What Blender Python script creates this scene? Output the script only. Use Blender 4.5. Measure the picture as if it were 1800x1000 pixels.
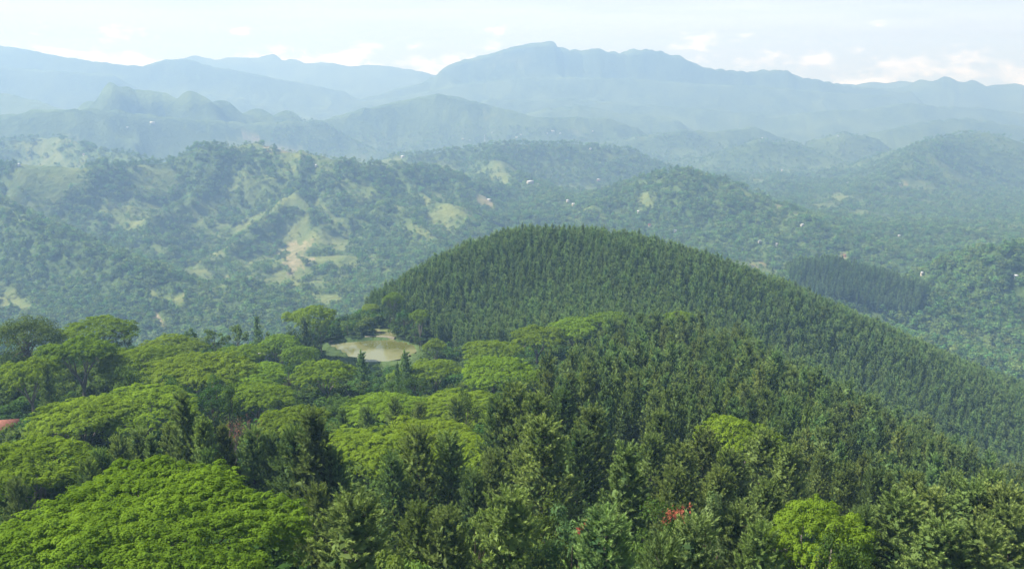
import bpy, math, random
import numpy as np

# ------------------------------------------------------------------ clear
for _o in list(bpy.data.objects):
    bpy.data.objects.remove(_o, do_unlink=True)
SC = bpy.context.scene
COL = SC.collection
R = math.radians

# ------------------------------------------------------------------ camera
F_PX = 1500.0                      # focal length in photograph pixels (1800 wide)
PITCH = math.atan(390.0 / F_PX)    # eye level lies on row 110
cam_d = bpy.data.cameras.new('camera')
cam_d.sensor_width = 36.0
cam_d.lens = 36.0 * F_PX / 1800.0
cam_d.clip_start = 0.5
cam_d.clip_end = 90000.0
cam = bpy.data.objects.new('camera', cam_d)
COL.objects.link(cam)
cam.location = (0, 0, 0)
cam.rotation_euler = (math.pi / 2 - PITCH, 0, 0)
SC.camera = cam

# ------------------------------------------------------------------ sun, sky
SUN_AZ = R(-80)      # from +Y, negative = to the west (picture left), a little ahead
SUN_EL = R(49)
sun_dir = (math.sin(SUN_AZ) * math.cos(SUN_EL), math.cos(SUN_AZ) * math.cos(SUN_EL), math.sin(SUN_EL))
sl = bpy.data.lights.new('sun', 'SUN')
sl.energy = 5.0
sl.angle = R(0.6)
sl.color = (1.0, 0.95, 0.87)
so = bpy.data.objects.new('sun', sl)
COL.objects.link(so)
so.rotation_euler = (math.pi / 2 - SUN_EL, 0, -SUN_AZ + math.pi)
import mathutils
so.rotation_euler = mathutils.Vector(sun_dir).to_track_quat('Z', 'Y').to_euler()

W = bpy.data.worlds.new('World')
SC.world = W
W.use_nodes = True
nt = W.node_tree
for n in list(nt.nodes):
    nt.nodes.remove(n)


def N(tree, kind, **kw):
    n = tree.nodes.new(kind)
    for k, v in kw.items():
        if k.startswith('i_'):
            key = k[2:]
            key = int(key) if key.isdigit() else key.replace('_', ' ')
            n.inputs[key].default_value = v
        else:
            setattr(n, k, v)
    return n


def L(tree, a, ao, b, bi):
    tree.links.new(a.outputs[ao], b.inputs[bi])


sky = N(nt, 'ShaderNodeTexSky', sky_type='NISHITA')
sky.sun_disc = False
sky.sun_elevation = SUN_EL
sky.sun_rotation = SUN_AZ
sky.altitude = 900
sky.air_density = 1.0
sky.dust_density = 1.0
tc = N(nt, 'ShaderNodeTexCoord')
sep = N(nt, 'ShaderNodeSeparateXYZ')
L(nt, tc, 'Generated', sep, 0)
# thin streaky cloud sheet (long horizontal features) + cumulus bank close above the horizon
mp1 = N(nt, 'ShaderNodeMapping')
mp1.inputs['Scale'].default_value = (2.6, 2.6, 34)
L(nt, tc, 'Generated', mp1, 'Vector')
n1 = N(nt, 'ShaderNodeTexNoise', i_Scale=1.6, i_Detail=6.0, i_Roughness=0.55)
L(nt, mp1, 0, n1, 'Vector')
r1 = N(nt, 'ShaderNodeMapRange', i_1=0.36, i_2=0.66, i_3=0.0, i_4=1.0)
L(nt, n1, 0, r1, 0)
mp2 = N(nt, 'ShaderNodeMapping')
mp2.inputs['Scale'].default_value = (20, 20, 46)
L(nt, tc, 'Generated', mp2, 'Vector')
n2 = N(nt, 'ShaderNodeTexNoise', i_Scale=1.0, i_Detail=7.0, i_Roughness=0.6)
L(nt, mp2, 0, n2, 'Vector')
# cumulus: more likely low down
lowz = N(nt, 'ShaderNodeMapRange', i_1=0.0, i_2=0.07, i_3=0.10, i_4=-0.25)
L(nt, sep, 'Z', lowz, 0)
addc = N(nt, 'ShaderNodeMath', operation='ADD')
L(nt, n2, 0, addc, 0)
L(nt, lowz, 0, addc, 1)
r2 = N(nt, 'ShaderNodeMapRange', i_1=0.55, i_2=0.68, i_3=0.0, i_4=1.0)
L(nt, addc, 0, r2, 0)
hz = N(nt, 'ShaderNodeMapRange', i_1=0.0, i_2=0.24, i_3=0.88, i_4=0.05)
L(nt, sep, 'Z', hz, 0)
thin = N(nt, 'ShaderNodeMapRange', i_1=0.0, i_2=0.45, i_3=0.5, i_4=0.15)
L(nt, sep, 'Z', thin, 0)
m1 = N(nt, 'ShaderNodeMath', operation='MULTIPLY_ADD')
L(nt, thin, 0, m1, 1)
m1.use_clamp = True
L(nt, r1, 0, m1, 0)
L(nt, hz, 0, m1, 2)
mixa = N(nt, 'ShaderNodeMix', data_type='RGBA')
mixa.inputs['B'].default_value = (7.6, 8.3, 9.4, 1)
L(nt, m1, 0, mixa, 'Factor')
L(nt, sky, 0, mixa, 'A')
mixb = N(nt, 'ShaderNodeMix', data_type='RGBA')
mixb.inputs['B'].default_value = (19.0, 18.4, 17.4, 1)
m2 = N(nt, 'ShaderNodeMath', operation='MULTIPLY', i_1=0.6)
L(nt, r2, 0, m2, 0)
L(nt, m2, 0, mixb, 'Factor')
L(nt, mixa, 'Result', mixb, 'A')
bg = N(nt, 'ShaderNodeBackground', i_Strength=0.06)
L(nt, mixb, 'Result', bg, 'Color')
wo = N(nt, 'ShaderNodeOutputWorld')
L(nt, bg, 0, wo, 'Surface')

# ------------------------------------------------------------------ render / exposure
SC.view_settings.view_transform = 'Standard'
SC.view_settings.look = 'None'
SC.view_settings.exposure = 1.16
SC.view_settings.gamma = 1.0
SC.render.engine = 'CYCLES'
cy = SC.cycles
cy.max_bounces = 4
cy.diffuse_bounces = 2
cy.glossy_bounces = 2
cy.transmission_bounces = 3
cy.transparent_max_bounces = 8
cy.volume_bounces = 0
cy.caustics_reflective = False
cy.caustics_refractive = False
cy.use_denoising = True
cy.sample_clamp_indirect = 4.0

HAZE_DENSITY = 0.00023
HAZE_COLOR = (0.32, 0.54, 0.87, 1)

# ------------------------------------------------------------------ projection helpers
CT, ST = math.cos(PITCH), math.sin(PITCH)


def P(px, py, Y):
    """point of the world at forward distance Y seen at photograph pixel (px, py)"""
    dx, dy = (px - 900.0) / F_PX, (500.0 - py) / F_PX
    yd, zd = CT + dy * ST, -ST + dy * CT
    s = Y / yd
    return np.array((dx * s, Y, zd * s))


def project(p):
    p = np.atleast_2d(p)
    depth = p[:, 1] * CT - p[:, 2] * ST
    up = p[:, 1] * ST + p[:, 2] * CT
    return 900 + F_PX * p[:, 0] / depth, 500 - F_PX * up / depth, depth


# ------------------------------------------------------------------ noise
def _hash(ix, iy, seed):
    h = (ix.astype(np.int64) * 374761393 + iy.astype(np.int64) * 668265263 + seed * 1442695041) & 0xffffffff
    h = ((h ^ (h >> 13)) * 1274126177) & 0xffffffff
    h = h ^ (h >> 16)
    return (h & 0xffffff) / float(0xffffff)


def vnoise(x, y, seed=0):
    ix, iy = np.floor(x), np.floor(y)
    fx, fy = x - ix, y - iy
    fx = fx * fx * fx * (fx * (fx * 6 - 15) + 10)
    fy = fy * fy * fy * (fy * (fy * 6 - 15) + 10)
    a, b = _hash(ix, iy, seed), _hash(ix + 1, iy, seed)
    c, d = _hash(ix, iy + 1, seed), _hash(ix + 1, iy + 1, seed)
    return (a * (1 - fx) + b * fx) * (1 - fy) + (c * (1 - fx) + d * fx) * fy


def fbm(x, y, octv=4, seed=0, gain=0.5):
    s = np.zeros_like(x, dtype=float)
    a, tot = 1.0, 0.0
    for o in range(octv):
        s += a * vnoise(x * 2 ** o + 17.3 * o, y * 2 ** o - 9.1 * o, seed + o)
        tot += a
        a *= gain
    return s / tot


def ridged(x, y, octv=4, seed=0):
    s = np.zeros_like(x, dtype=float)
    a, tot = 1.0, 0.0
    for o in range(octv):
        n = 1 - np.abs(2 * vnoise(x * 2 ** o + 5.1 * o, y * 2 ** o + 3.7 * o, seed + o) - 1)
        s += a * n * n
        tot += a
        a *= 0.5
    return s / tot


def sstep(a, b, x):
    t = np.clip((x - a) / (b - a), 0, 1)
    return t * t * (3 - 2 * t)


# ------------------------------------------------------------------ terrain: near hillside (control points)
POND_Z = float(P(650, 612, 500)[2])
near = []
for px, py, Y, h in [
    (290, 825, 75, 22), (900, 900, 85, 22), (1500, 880, 95, 20), (1720, 900, 110, 22), (300, 790, 125, 18), (40, 800, 120, 18),
    (1100, 790, 120, 25), (1000, 690, 170, 25), (720, 750, 170, 18), (1300, 740, 170, 24), (1600, 850, 170, 24), (1850, 930, 170, 24),
    (170, 680, 210, 20), (-60, 680, 220, 20), (500, 700, 230, 18), (740, 690, 230, 16), (1300, 690, 230, 22), (1700, 810, 230, 22), (1900, 900, 230, 22),
    (100, 580, 320, 20), (-80, 580, 320, 20), (300, 600, 320, 20), (560, 650, 300, 18), (870, 640, 310, 18), (1100, 620, 330, 20), (1300, 620, 310, 22),
    (1450, 680, 290, 22), (1600, 760, 270, 22), (450, 580, 420, 16), (545, 545, 470, 18), (1000, 580, 420, 18), (1200, 555, 400, 20), (1060, 560, 430, 18),
    (900, 397, 630, 18), (780, 440, 605, 18), (700, 490, 575, 18), (660, 530, 550, 16), (800, 560, 525, 18), (900, 480, 580, 18), (1000, 520, 530, 18),
    (1100, 480, 560, 18), (1100, 410, 625, 18), (1250, 455, 615, 18), (1400, 515, 600, 18), (1500, 562, 590, 18), (1650, 645, 560, 18), (1800, 745, 530, 18),
    (1400, 590, 545, 18), (1500, 670, 505, 18), (1650, 745, 480, 18), (1780, 825, 455, 18), (1250, 525, 545, 18), (1900, 830, 480, 18),
    (1000, 400, 640, 18), (640, 568, 545, 0), (600, 580, 530, 0), (690, 575, 540, 2),
]:
    p = P(px, py, Y)
    near.append((p[0], p[1], p[2] - h))
for px, py in [(578, 605), (640, 599), (690, 600), (728, 612), (640, 632), (690, 630), (600, 620)]:
    p = P(px, py, 500)
    s = POND_Z / p[2]
    near.append((p[0] * s, p[1] * s, POND_Z))
near += [(-85, 440, -171.5), (-65, 412, -167), (-112, 420, -166), (-60, 450, -171.5), (-120, 455, -170), (130, 445, -172), (150, 410, -178), (200, 400, -196), (230, 370, -206), (260, 340, -212), (300, 310, -222), (0, 0, -44), (0, 30, -50), (-60, 10, -46), (60, 10, -52), (-120, 60, -62), (150, 50, -80), (-150, -40, -60), (150, -40, -80),
         (0, 780, -225), (0, 1000, -390), (250, 830, -270), (300, 1050, -405), (450, 700, -290), (600, 900, -385), (-150, 720, -280), (-150, 900, -385),
         (-130, 640, -225), (-230, 520, -225), (-260, 440, -180), (-250, 650, -300), (-420, 450, -240), (-420, 650, -330), (-600, 400, -250), (-600, 700, -390),
         (-700, 950, -430), (0, 1250, -440), (400, 1250, -430), (700, 1100, -410), (-400, 1100, -440), (600, 600, -330), (600, 400, -290), (400, 300, -215),
         (320, 150, -150), (-300, 330, -145), (-350, 200, -110), (900, 500, -380), (900, 800, -410), (-900, 500, -330), (-800, 200, -190), (800, 150, -300)]
near = np.array(near, float)
_c = 45.0
_A = np.sqrt(((near[:, None, :2] - near[None, :, :2]) ** 2).sum(-1) + _c * _c)
_n = len(near)
_M = np.zeros((_n + 3, _n + 3))
_M[:_n, :_n] = _A - 6.0 * np.eye(_n) * 1.0
_M[:_n, _n] = 1
_M[:_n, _n + 1:] = near[:, :2] / 500
_M[_n:, :_n] = _M[:_n, _n:].T
_w = np.linalg.solve(_M, np.concatenate([near[:, 2], np.zeros(3)]))


def z_near(x, y):
    out = np.empty_like(x)
    for i in range(0, x.size, 40000):
        sl_ = slice(i, i + 40000)
        xs, ys = x[sl_], y[sl_]
        d = np.sqrt((xs[:, None] - near[:, 0]) ** 2 + (ys[:, None] - near[:, 1]) ** 2 + _c * _c)
        out[sl_] = d @ _w[:_n] + _w[_n] + (xs * _w[_n + 1] + ys * _w[_n + 2]) / 500
    return np.clip(out, -470, -30)


# ------------------------------------------------------------------ terrain: valley ridges and mountains (crest lines)
# (crest points as pixel row/column and forward distance, half width, crest roundness)
RIDGES = {
    'mid_crest': ([(-500, 320, 2000), (-200, 300, 2150), (0, 291, 2200), (150, 286, 2250), (300, 276, 2400), (385, 256, 2450), (440, 246, 2500), (530, 264, 2450), (600, 275, 2400), (700, 288, 2500), (770, 298, 2600), (860, 320, 2700)], 330, 30),
    'left_spur': ([(-400, 280, 2000), (-100, 330, 1850), (0, 352, 1750), (100, 392, 1650), (230, 452, 1550), (350, 507, 1450), (450, 566, 1350)], 190, 25),
    'mid_spur': ([(530, 264, 2450), (520, 340, 2200), (430, 405, 2000), (350, 465, 1800), (330, 490, 1700)], 140, 8),
    'mid_spur_b': ([(520, 340, 2200), (560, 405, 2050), (585, 485, 1800), (600, 545, 1550)], 150, 15),
    'mid_spur_c': ([(600, 275, 2400), (640, 310, 2350), (700, 370, 2150), (790, 440, 1850), (830, 480, 1700)], 130, 8),
    'mid_spur_d': ([(700, 288, 2500), (750, 340, 2300), (850, 398, 2050), (930, 440, 1900)], 140, 8),
    'corner_spur': ([(-250, 430, 1000), (0, 506, 900), (60, 545, 880), (130, 590, 860)], 90, 15),
    'village': ([(600, 300, 3300), (700, 275, 3400), (790, 262, 3400), (860, 256, 3450), (920, 252, 3500), (1000, 250, 3600), (1100, 262, 3700)], 300, 40),
    'village_front': ([(860, 256, 3450), (880, 300, 3000), (960, 340, 2600), (1000, 400, 2200)], 260, 40),
    'right_mid': ([(1010, 345, 2700), (1090, 322, 2500), (1150, 308, 2400), (1210, 303, 2300), (1270, 322, 2250), (1340, 356, 2150), (1420, 392, 2000), (1500, 427, 1900), (1600, 462, 1800), (1660, 480, 1750)], 240, 25),
    'right_front': ([(1560, 540, 1350), (1640, 478, 1500), (1700, 448, 1450), (1760, 438, 1400), (1850, 428, 1400), (2100, 435, 1400), (2400, 440, 1300)], 220, 25),
    'pine_band': ([(1360, 490, 1380), (1400, 478, 1360), (1460, 470, 1350), (1560, 495, 1330), (1640, 520, 1300)], 130, 25),
    'right_lower': ([(1480, 560, 1200), (1600, 600, 1150), (1720, 640, 1050), (1850, 690, 1000)], 140, 40),
    'right_hill': ([(1500, 330, 3500), (1600, 268, 3800), (1650, 243, 3900), (1710, 232, 4000), (1760, 238, 4000), (1830, 262, 4000), (2000, 285, 4000), (2300, 300, 4000)], 360, 60),
    'right_hill_front': ([(1650, 243, 3900), (1560, 310, 3300), (1480, 370, 2800), (1440, 420, 2500)], 300, 50),
    'right_dome': ([(1390, 275, 5000), (1440, 245, 5000), (1485, 232, 5000), (1530, 242, 5000), (1580, 270, 5000)], 260, 60),
    'centre_dome': ([(1120, 240, 5300), (1200, 228, 5300), (1260, 232, 5400), (1320, 222, 5600), (1370, 240, 5600)], 300, 60),
    'plateau_left': ([(-400, 200, 3900), (-100, 205, 4000), (0, 203, 4000), (60, 193, 4000), (130, 188, 4050), (200, 192, 4200), (300, 205, 4400), (420, 215, 4700), (560, 210, 5000)], 360, 40),
    'plateau_front': ([(-200, 250, 3200), (0, 246, 3200), (100, 240, 3200), (170, 262, 3000), (240, 275, 2900)], 240, 30),
    'centre_hill': ([(560, 212, 5400), (640, 190, 5500), (700, 178, 5600), (765, 164, 5600), (810, 170, 5600), (860, 186, 5600), (940, 205, 5500), (1060, 205, 5600), (1110, 222, 5600)], 330, 40),
    'small_peak': ([(120, 200, 4700), (160, 172, 4700), (192, 145, 4700), (205, 144, 4700), (235, 156, 4750), (290, 160, 4800), (330, 157, 4800), (370, 167, 4800), (420, 186, 4900), (520, 195, 5100)], 190, 14),
    'low_right': ([(1330, 222, 7000), (1380, 204, 7000), (1450, 195, 7000), (1520, 192, 7000), (1600, 181, 7000), (1650, 187, 7000), (1720, 189, 7000), (1800, 199, 7000), (2000, 205, 7000)], 330, 40),
    'low_centre': ([(860, 175, 8000), (940, 178, 8000), (1000, 172, 8000), (1100, 182, 7800), (1220, 190, 7500), (1330, 200, 7300)], 350, 80),
    'mountain': ([(640, 172, 10000), (690, 158, 10000), (748, 142, 10000), (766, 134, 10000), (782, 116, 10000), (802, 106, 10000), (840, 99, 10000), (872, 92, 10000), (898, 83, 10000), (925, 77, 10000), (962, 71, 10000), (974, 73, 10000), (984, 84, 10050), (1010, 86, 10100), (1022, 91, 10100), (1036, 85, 10100), (1056, 86, 10100), (1072, 90, 10100), (1098, 89, 10150), (1112, 84, 10150), (1126, 84, 10150), (1150, 88, 10200), (1190, 96, 10200), (1210, 104, 10200), (1226, 112, 10200), (1240, 119, 10200), (1320, 125, 10300), (1336, 122, 10300), (1384, 124, 10300), (1400, 132, 10300), (1450, 143, 10300), (1500, 151, 10300), (1600, 160, 10300)], 330, 8),
    'mountain_base': ([(560, 190, 9600), (700, 172, 9500), (800, 150, 9500), (900, 142, 9500), (1000, 136, 9500), (1100, 138, 9500), (1200, 146, 9500), (1330, 152, 9500), (1450, 162, 9500), (1560, 168, 9600)], 420, 60),
    'foot_ridge': ([(900, 205, 6600), (960, 190, 6600), (1020, 186, 6600), (1090, 196, 6600), (1180, 208, 6500)], 260, 40),
    'right_step': ([(1280, 262, 4600), (1330, 245, 4600), (1390, 250, 4600), (1440, 270, 4500)], 240, 40),
    'right_step_b': ([(1540, 232, 5600), (1620, 214, 5700), (1700, 206, 5800), (1800, 222, 5800), (1950, 215, 5800)], 300, 40),
    'right_range': ([(1460, 158, 11300), (1540, 151, 11200), (1600, 146, 11000), (1640, 134, 11000), (1660, 133, 11000), (1690, 138, 11000), (1740, 145, 11000), (1800, 147, 10800), (2000, 140, 10800)], 380, 15),
    'right_range_b': ([(1480, 148, 14000), (1530, 144, 14000), (1590, 142, 14000), (1640, 145, 14000), (1740, 142, 14000), (1790, 139, 14000), (1900, 136, 14000)], 700, 30),
    'left_range': ([(-500, 60, 8600), (-150, 72, 8800), (0, 79, 9000), (50, 87, 9000), (100, 98, 9000), (180, 110, 9000), (250, 116, 9100), (290, 104, 9400), (330, 104, 9400), (380, 118, 9400), (450, 130, 9500), (600, 160, 9800)], 520, 25),
    'left_range_low': ([(-300, 120, 7500), (0, 118, 7600), (90, 124, 7600), (200, 132, 7700), (250, 160, 7700)], 330, 40),
    'left_low': ([(-300, 165, 5600), (-60, 160, 5600), (0, 162, 5600), (60, 176, 5500), (110, 192, 5400)], 380, 50),
    'far_range': ([(-200, 92, 15400), (60, 90, 15400), (140, 89, 15400), (190, 92, 15400), (260, 94, 15400), (300, 98, 15400), (345, 99, 15400), (400, 101, 15400), (455, 102, 15600), (474, 92, 15800), (495, 102, 15600), (560, 109, 15400), (640, 112, 15400), (740, 122, 15400), (800, 135, 15400)], 700, 30),
}
SEGS = []
RID_NAMES = list(RIDGES)
for rid, nm in enumerate(RID_NAMES):
    pts, wd, rnd = RIDGES[nm]
    q = [P(a, b, c if c < 7000 else 7000 + (c - 7000) * 0.4) for a, b, c in pts]
    for a, b in zip(q[:-1], q[1:]):
        SEGS.append((rid, a, b, wd, rnd))
FLOOR = -485.0


def z_far(x, y, want_id=False):
    floor = FLOOR - 130 * sstep(2300, 5000, np.hypot(x, y)) + 40 * (fbm(x / 900, y / 900, 3, 5) - 0.5) * 2
    best = np.full(x.shape, -1e9)
    ident = np.zeros(x.shape, int)
    k = 16.0
    per = {}
    acc = np.zeros(x.shape)
    wob = fbm(x / 420, y / 420, 3, 11) - 0.5
    gul = ridged(x / 520 + wob, y / 520 - wob, 4, 21)
    far_ = sstep(3800, 5500, np.hypot(x, y))
    cut = (1.65 - 1.15 * gul) * (1 - far_) + (1.25 - 0.5 * gul) * far_          # flanks cut by gullies and side spurs that die out at the crest
    for rid, a, b, wd, rnd in SEGS:
        ab = b[:2] - a[:2]
        t = np.clip(((x - a[0]) * ab[0] + (y - a[1]) * ab[1]) / (ab @ ab), 0, 1)
        d = np.hypot(x - a[0] - t * ab[0], y - a[1] - t * ab[1])
        zc = a[2] + t * (b[2] - a[2])
        z = floor + (zc - floor) * np.exp(-(np.sqrt(d * d + rnd * rnd) - rnd) * cut / wd)
        per[rid] = np.maximum(per[rid], z) if rid in per else z
    zs = []
    for rid, z in per.items():
        zs.append(z)
        ident = np.where(z > best, rid, ident)
        best = np.maximum(best, z)
    for z in zs:
        acc += np.exp((z - best) / k)
    acc += np.exp((floor - best) / k)
    out = best + k * np.log(acc) - k * 0.12
    rr = np.hypot(x, y)
    out += (ridged(x / 330 + wob, y / 330, 3, 51) - 0.45) * 40 * sstep(1250, 1700, rr) * (1 - sstep(2700, 3500, rr))
    out += (fbm(x / 150, y / 150, 4, 31) - 0.5) * np.clip(rr / 2500, 0.3, 1) * 14
    out += (fbm(x / 45, y / 45, 2, 41) - 0.5) * np.clip(rr / 3000, 0, 1.6) * 9
    if want_id:
        return out, ident
    return out


POND_PX = [(577, 606), (588, 602), (612, 599.5), (640, 597.5), (668, 597), (690, 599), (712, 603), (727, 609), (732, 614), (722, 622), (700, 630), (672, 635), (640, 636), (614, 629), (594, 618), (580, 611)]
pond_xy = []
for px, py in POND_PX:
    p = P(px, py, 500)
    s = POND_Z / p[2]
    pond_xy.append((p[0] * s, p[1] * s))
pond_xy = np.array(pond_xy)


def inside(poly, x, y):
    poly = np.asarray(poly)
    res = np.zeros(x.shape, bool)
    j = len(poly) - 1
    for i in range(len(poly)):
        xi, yi, xj, yj = poly[i, 0], poly[i, 1], poly[j, 0], poly[j, 1]
        c = ((yi > y) != (yj > y)) & (x < (xj - xi) * (y - yi) / (yj - yi + 1e-9) + xi)
        res ^= c
        j = i
    return res


def poly_dist(poly, x, y):
    poly = np.asarray(poly)
    d = np.full(x.shape, 1e9)
    for i in range(len(poly)):
        a, b = poly[i], poly[(i + 1) % len(poly)]
        ab = b - a
        t = np.clip(((x - a[0]) * ab[0] + (y - a[1]) * ab[1]) / (ab @ ab), 0, 1)
        d = np.minimum(d, np.hypot(x - a[0] - t * ab[0], y - a[1] - t * ab[1]))
    return d


def height(x, y, want_id=False):
    x = np.asarray(x, float)
    y = np.asarray(y, float)
    shp = x.shape
    x, y = x.ravel(), y.ravel()
    r = np.hypot(x, y)
    w = sstep(820, 1250, r)
    z = np.zeros_like(x)
    ident = np.full(x.shape, -1)
    m = w < 1
    if m.any():
        zn = z_near(x[m], y[m])
        zn += (fbm(x[m] / 35, y[m] / 35, 3, 71) - 0.5) * 2.5
        # pond basin and its shore
        pd = poly_dist(pond_xy, x[m], y[m])
        ins = inside(pond_xy, x[m], y[m])
        zn = np.where(ins, np.minimum(zn, POND_Z - 0.3 - np.minimum(pd * 0.25, 2.0)),
                      np.where(pd < 14, np.maximum(POND_Z + 0.35 + pd * 0.03, zn) * (1 - pd / 14) + zn * pd / 14, zn))
        z[m] += zn * (1 - w[m])
    m = w > 0
    if m.any():
        if want_id:
            zf, idd = z_far(x[m], y[m], True)
            ident[m] = idd
        else:
            zf = z_far(x[m], y[m])
        z[m] += zf * w[m]
    if want_id:
        return z.reshape(shp), ident.reshape(shp)
    return z.reshape(shp)


def raycast(pix, lift=0.0):
    """where the sight lines through photograph pixels meet the ground"""
    pix = np.atleast_2d(np.array(pix, float))
    Y = np.exp(np.linspace(math.log(60), math.log(10800), 900))
    dx, dy = (pix[:, 0] - 900) / F_PX, (500 - pix[:, 1]) / F_PX
    yd, zd = CT + dy * ST, -ST + dy * CT
    X = (dx / yd)[:, None] * Y
    Z = (zd / yd)[:, None] * Y
    H = height(X, np.broadcast_to(Y, X.shape)) + lift
    out = []
    for i in range(len(pix)):
        b = np.nonzero(Z[i] < H[i])[0]
        j = b[0] if len(b) else len(Y) - 1
        if j > 0:
            d0, d1 = Z[i, j - 1] - H[i, j - 1], Z[i, j] - H[i, j]
            t = d0 / (d0 - d1 + 1e-9)
            t = min(max(t, 0), 1)
            yy = Y[j - 1] + t * (Y[j] - Y[j - 1])
        else:
            yy = Y[0]
        out.append((dx[i] / yd[i] * yy, yy, zd[i] / yd[i] * yy))
    return np.array(out)


# ------------------------------------------------------------------ mesh helpers
def mk_mesh(name, V, polys, mat=None, smooth=False, attrs=None):
    """polys: list of (M,k) index arrays"""
    V = np.asarray(V, np.float32)
    me = bpy.data.meshes.new(name)
    me.vertices.add(len(V))
    me.vertices.foreach_set('co', V.ravel())
    idx = np.concatenate([np.asarray(p, np.int32).ravel() for p in polys])
    tot = np.concatenate([np.full(len(p), np.asarray(p).shape[1], np.int32) for p in polys])
    start = np.concatenate([[0], np.cumsum(tot)[:-1]]).astype(np.int32)
    me.loops.add(len(idx))
    me.loops.foreach_set('vertex_index', idx)
    me.polygons.add(len(tot))
    me.polygons.foreach_set('loop_start', start)
    me.polygons.foreach_set('loop_total', tot)
    if smooth:
        me.polygons.foreach_set('use_smooth', np.ones(len(tot), bool))
    for k, arr in (attrs or {}).items():
        at = me.attributes.new(k, 'FLOAT', 'POINT')
        at.data.foreach_set('value', np.asarray(arr, np.float32))
    me.update()
    if mat is not None:
        me.materials.append(mat)
    return me


def add(name, me, parent=None, **props):
    o = bpy.data.objects.new(name, me)
    COL.objects.link(o)
    if parent is not None:
        o.parent = parent
    for k, v in props.items():
        o[k] = v
    return o


def empty(name, loc, rz=0.0, scale=(1, 1, 1), **props):
    o = bpy.data.objects.new(name, None)
    o.empty_display_size = 0.5
    COL.objects.link(o)
    o.location = loc
    o.rotation_euler = (0, 0, rz)
    o.scale = scale
    for k, v in props.items():
        o[k] = v
    return o


def tube(path, rad, n=6):
    path = np.asarray(path, float)
    rad = np.asarray(rad, float)
    T = np.gradient(path, axis=0)
    T /= np.linalg.norm(T, axis=1)[:, None] + 1e-9
    ref = np.array((0.31, 0.17, 0.93)) if abs(T[0][2]) < 0.8 else np.array((1.0, 0.1, 0.0))
    A = np.cross(T, ref)
    A /= np.linalg.norm(A, axis=1)[:, None] + 1e-9
    B = np.cross(T, A)
    ang = np.linspace(0, 2 * math.pi, n, endpoint=False)
    V = path[:, None, :] + rad[:, None, None] * (np.cos(ang)[None, :, None] * A[:, None, :] + np.sin(ang)[None, :, None] * B[:, None, :])
    m = len(path)
    q = []
    for i in range(m - 1):
        for j in range(n):
            q.append((i * n + j, i * n + (j + 1) % n, (i + 1) * n + (j + 1) % n, (i + 1) * n + j))
    return V.reshape(-1, 3), np.array(q)


class Bag:
    def __init__(s):
        s.V, s.Q, s.n = [], [], 0

    def add(s, V, Q):
        s.V.append(V)
        s.Q.append(np.asarray(Q) + s.n)
        s.n += len(V)

    def box(s, lo, hi):
        x0, y0, z0 = lo
        x1, y1, z1 = hi
        V = np.array([(x0, y0, z0), (x1, y0, z0), (x1, y1, z0), (x0, y1, z0), (x0, y0, z1), (x1, y0, z1), (x1, y1, z1), (x0, y1, z1)], float)
        s.add(V, [(3, 2, 1, 0), (4, 5, 6, 7), (0, 1, 5, 4), (1, 2, 6, 5), (2, 3, 7, 6), (3, 0, 4, 7)])

    def mesh(s, name, mat, smooth=False):
        return mk_mesh(name, np.concatenate(s.V), [np.concatenate(s.Q)], mat, smooth)


def unit(v):
    return v / (np.linalg.norm(v, axis=-1, keepdims=True) + 1e-9)


def leaf_quads(c, nrm, size, rng, aspect=0.55, fold=0.12):
    """diamond leaves at c with normal nrm"""
    n = len(c)
    rnd = unit(rng.normal(size=(n, 3)))
    t = unit(np.cross(nrm, rnd))
    b = np.cross(nrm, t)
    s = size[:, None] if np.ndim(size) else size
    V = np.stack([c - t * s * 0.5, c + b * s * 0.5 * aspect + nrm * s * fold, c + t * s * 0.5, c - b * s * 0.5 * aspect + nrm * s * fold], 1).reshape(-1, 3)
    Q = np.arange(4 * n).reshape(n, 4)
    return V, Q


# ------------------------------------------------------------------ materials
def new_mat(name):
    m = bpy.data.materials.new(name)
    m.use_nodes = True
    t = m.node_tree
    for n in list(t.nodes):
        t.nodes.remove(n)
    return m, t, N(t, 'ShaderNodeOutputMaterial')


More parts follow.
